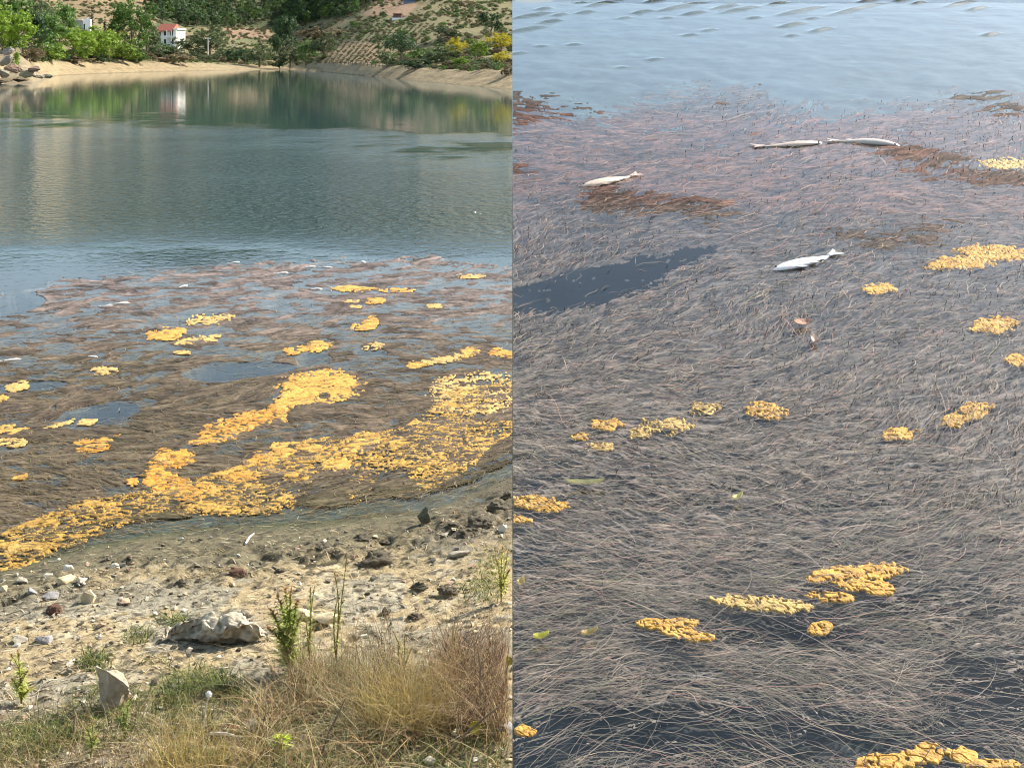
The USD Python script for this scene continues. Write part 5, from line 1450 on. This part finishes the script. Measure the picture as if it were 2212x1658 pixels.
# straw, roots and flakes lying flat
r = RNG(250)
N = 7000
px, py = r.uniform(-30, 1110, N), 1090 + 590 * r.uniform(0, 1, N) ** 0.9
p = on_shore(px, py)
ok = (np.interp(p[:, 0], WLX, WLY) - p[:, 1] > 0.05) & (p[:, 0] < -0.12)
p = p[ok]; n = len(p)
L_, a_ = r.uniform(0.02, 0.13, n), r.normal(0, 0.7, n)
u = np.linspace(-.5, .5, 4)
path = np.stack([p[:, :1] + np.cos(a_)[:, None] * L_[:, None] * u, p[:, 1:2] + np.sin(a_)[:, None] * L_[:, None] * u, 0 * u + p[:, 2:3]], -1)
path[..., 2] = ground_z(path[..., 0].ravel(), path[..., 1].ravel()).reshape(path.shape[:2]) + 0.006
path[..., 1] += (u ** 2 * 0.3) * L_[:, None] * r.normal(0, 1, (n, 1))
v, f, c = ribbons(path, (0, 0, 1), r.uniform(0.003, 0.009, n), pick(r, [((0.50, 0.42, 0.28), 3), ((0.10, 0.08, 0.05), 3), ((0.30, 0.22, 0.12), 2), ((0.06, 0.05, 0.035), 2)], n))
put('straw', (v, f), 'grass', col=c, kind='stuff', label='straw, roots and scraps of dry weed scattered on the shore', category='straw')


def stemmed(name, px, py, tops, leaf_c, label, seed, leaf_len=0.09, leaf_n=60, leaf_lo=0.25, tip_c=(.30, .17, .08), stem_r=.006, category='plant'):
    """An upright weed: stems from one root with narrow leaves. tops: picture points of the stem tips."""
    p = G(px, py)
    T = thing(name, p, label=label, category=category)
    r = RNG(seed)
    s = p[1] / F
    for (tx, ty) in tops:
        top = np.array([(tx - px) * s, r.uniform(-.05, .05), (py - ty) * s])
        k = np.linspace(0, 1, 9)[:, None]
        line = top * k + np.array([r.normal(0, .02), r.normal(0, .02), 0]) * np.sin(k * np.pi) * 1.0
        line[:, :2] *= (k ** 1.15)
        H_ = top[2]
        st = put('stem', tube(line, np.linspace(stem_r, stem_r * .4, 9), 6), 'grass', parent=T, col=None)
        prim = UsdGeom.Mesh(stage.GetPrimAtPath(st))
        cnt = len(prim.GetPointsAttr().Get())
        UsdGeom.PrimvarsAPI(prim).CreatePrimvar('col', Sdf.ValueTypeNames.Color3fArray, 'vertex').Set(Vt.Vec3fArray.FromNumpy(np.tile(np.array([[.24, .22, .07]], np.float32), (cnt, 1))))
        n_ = int(leaf_n * 1.5)
        t_ = leaf_lo + (1 - leaf_lo) * np.sort(r.uniform(0, 1, n_))
        b_ = np.stack([np.interp(t_, k[:, 0], line[:, i]) for i in range(3)], -1)
        az = r.uniform(0, 2 * np.pi, n_)
        ln = leaf_len * (1.15 - 0.75 * t_) * r.uniform(.6, 1.2, n_)
        lean = np.stack([np.cos(az), np.sin(az)], -1) * (ln * r.uniform(.6, 1.15, n_))[:, None]
        cc_ = pick(r, [(np.array(leaf_c) * 1.6, 2), (np.array(leaf_c) * 2.1, 1), (np.array(leaf_c) * 1.1, 1)], n_)
        tipm = smoothstep(.78, 1.0, t_)[:, None]
        cc_ = cc_ * (1 - tipm) + np.array(tip_c) * tipm
        v, f, c = blades(b_, lean, ln * r.uniform(.1, .75, n_), np.full(n_, leaf_len * .15), cc_, k=4, seed=seed)
        put('leaves', (v, f), 'grass', parent=st, col=c, kind='stuff')


stemmed('weed_plant', 622, 1455, [(600, 1285), (614, 1272), (632, 1268), (645, 1290), (588, 1310), (652, 1330), (580, 1350)], (.19, .23, .05), 'bushiest green weed with several stems, left of the two slim ones', 261, .13, 90, leaf_lo=.1)
stemmed('weed_plant', 668, 1450, [(668, 1270), (680, 1262), (655, 1330)], (.19, .21, .06), 'slim green weed between the bushy one and the tallest', 262, .075, 46)
stemmed('weed_plant', 726, 1450, [(722, 1232), (748, 1206), (730, 1290)], (.20, .20, .06), 'tallest thin weed with a reddish seed tip', 263, .07, 50)
stemmed('weed_plant', 46, 1520, [(22, 1408), (40, 1400), (58, 1450), (70, 1480), (30, 1460)], (.24, .26, .06), 'yellow green leafy weed at the left edge', 264, .09, 44)
stemmed('weed_plant', 870, 1480, [(850, 1362), (874, 1370), (862, 1390), (890, 1400)], (.24, .20, .07), 'brownish seeding weed in the middle of the dry grass', 265, .06, 50, tip_c=(.25, .14, .07))
stemmed('weed_plant', 982, 1420, [(990, 1345), (978, 1365)], (.26, .20, .09), 'thin dry weed left of the brown thicket', 266, .05, 24)
stemmed('weed_plant', 1082, 1300, [(1085, 1180), (1098, 1190), (1070, 1210), (1101, 1230)], (.30, .29, .08), 'yellow green reed like weed by the seam', 267, .10, 40)
stemmed('weed_plant', 270, 1590, [(262, 1520), (284, 1500), (250, 1540)], (.15, .19, .05), 'small green weed right of the pointed boulder', 268, .06, 36)
stemmed('weed_plant', 610, 1622, [(598, 1590), (606, 1586), (612, 1582), (618, 1588), (626, 1594)], (.30, .38, .03), 'bright lime green sprout at the bottom', 269, .08, 26, tip_c=(.34, .40, .04))
stemmed('weed_plant', 196, 1640, [(180, 1560), (200, 1552), (214, 1580)], (.17, .20, .05), 'green weed low in the left foreground', 270, .07, 36)
# white seed head on a long stalk
p = G(440, 1572)
T = thing('seed_head_plant', p, label='single white round seed head on a long bare stalk', category='plant')
s = p[1] / F
st = put('stalk', tube([[0, 0, -.01], [4 * s, 0, 40 * s], [11 * s, 0, 72 * s]], [.004, .003, .0025], 6), 'pole_pale', parent=T)
r = RNG(8)
dv = r.normal(size=(260, 3)); dv /= np.linalg.norm(dv, axis=1, keepdims=True)
hb = np.array([11 * s, 0, 74 * s])
v, f, c = blades(np.tile(hb, (260, 1)), dv[:, :2] * 8 * s, dv[:, 2] * 8 * s, np.full(260, .005), np.full((260, 3), .72), k=3, seed=4)
core = trimesh.creation.icosphere(2, 5.0 * s)
v, f, c = cat([(v, f, c), (np.array(core.vertices) + hb, np.array(core.faces), np.array([.66, .66, .62]))])
put('seed_head', (v, f), 'grass', parent=T, col=c)


def flower(px, py, dx, h, R_, label, seed):
    p = G(px, py)
    T = thing('yellow_flower', p, label=label, category='flower')
    s = p[1] / F
    put('stalk', tube([[0, 0, -.01], [dx * s * .4, 0, h * s * .5], [dx * s, 0, h * s]], [.004, .003, .003], 6), 'leaf_mid', parent=T)
    hb = np.array([dx * s, 0, h * s])
    n_ = 16
    for k in range(n_):
        a = k * 2 * math.pi / n_
        d = np.array([math.cos(a), math.sin(a) * .6 - .3, math.sin(a) * .75])
        q = np.array([-math.sin(a), math.cos(a) * .6, math.cos(a) * .75])
        rr_ = R_ * s
        v = np.array([hb + d * rr_ * .25 - q * rr_ * .12, hb + d * rr_ * .7 - q * rr_ * .2, hb + d * rr_, hb + d * rr_ * .7 + q * rr_ * .2, hb + d * rr_ * .25 + q * rr_ * .12])
        v = np.vstack([v, v + [0, .003, 0]])
        put('petal', (v, np.array([[0, 1, 2], [0, 2, 3], [0, 3, 4], [5, 7, 6], [5, 8, 7], [5, 9, 8], [0, 5, 6], [0, 6, 1], [1, 6, 7], [1, 7, 2], [2, 7, 8], [2, 8, 3], [3, 8, 9], [3, 9, 4]])), 'leaf_yellow', parent=T)
    e = trimesh.creation.icosphere(2, R_ * s * .32)
    put('flower_centre', (np.array(e.vertices) * [1, .7, 1] + hb, np.array(e.faces)), 'leaf_yellow', parent=T)


flower(1020, 1606, 6, 38, 14, 'bright yellow flower above the white stone at the lower right', 1)
flower(1092, 1470, 6, 44, 11, 'small yellow flower half hidden in the brown thicket by the seam', 2)
for k, (x0, y0, x1, y1, lab) in enumerate([(690, 1640, 740, 1500, 'straight dead twig slanting up through the dry grass'), (1040, 1560, 1030, 1380, 'pale bent stalk in front of the brown thicket'), (905, 1520, 1010, 1470, 'thin dead twig lying across the grass'), (655, 1532, 590, 1470, 'short forked twig left of the stems'),
                                         (955, 1640, 1100, 1500, 'long dead twig at the lower right'), (160, 1600, 148, 1540, 'small upright twig near the pointed boulder')]):
    p = G(x0, y0); s = p[1] / F
    q = np.array([(x1 - x0) * s, 0.1, (y0 - y1) * s * .8])
    put('twig', tube([p, p + q * .35 + [0, 0, .03], p + q * .7 + [.01, 0, .03], p + q], [.008, .007, .006, .003], 6), 'bark', label=lab, category='twig')
for k, (x0, y0, x1, y1, lab) in enumerate([(530, 1178, 548, 1156, 'white stick lying on the mud by the water'), (455, 1590, 520, 1600, 'pale dry stalk lying on the ground at the bottom')]):
    p, q = G(x0, y0), G(x1, y1)
    put('stick', tube([p + [0, 0, .02], (p + q) / 2 + [0, 0, .035], q + [0, 0, .02]], [.011, .010, .007], 6), 'pole_pale', label=lab, category='stick')
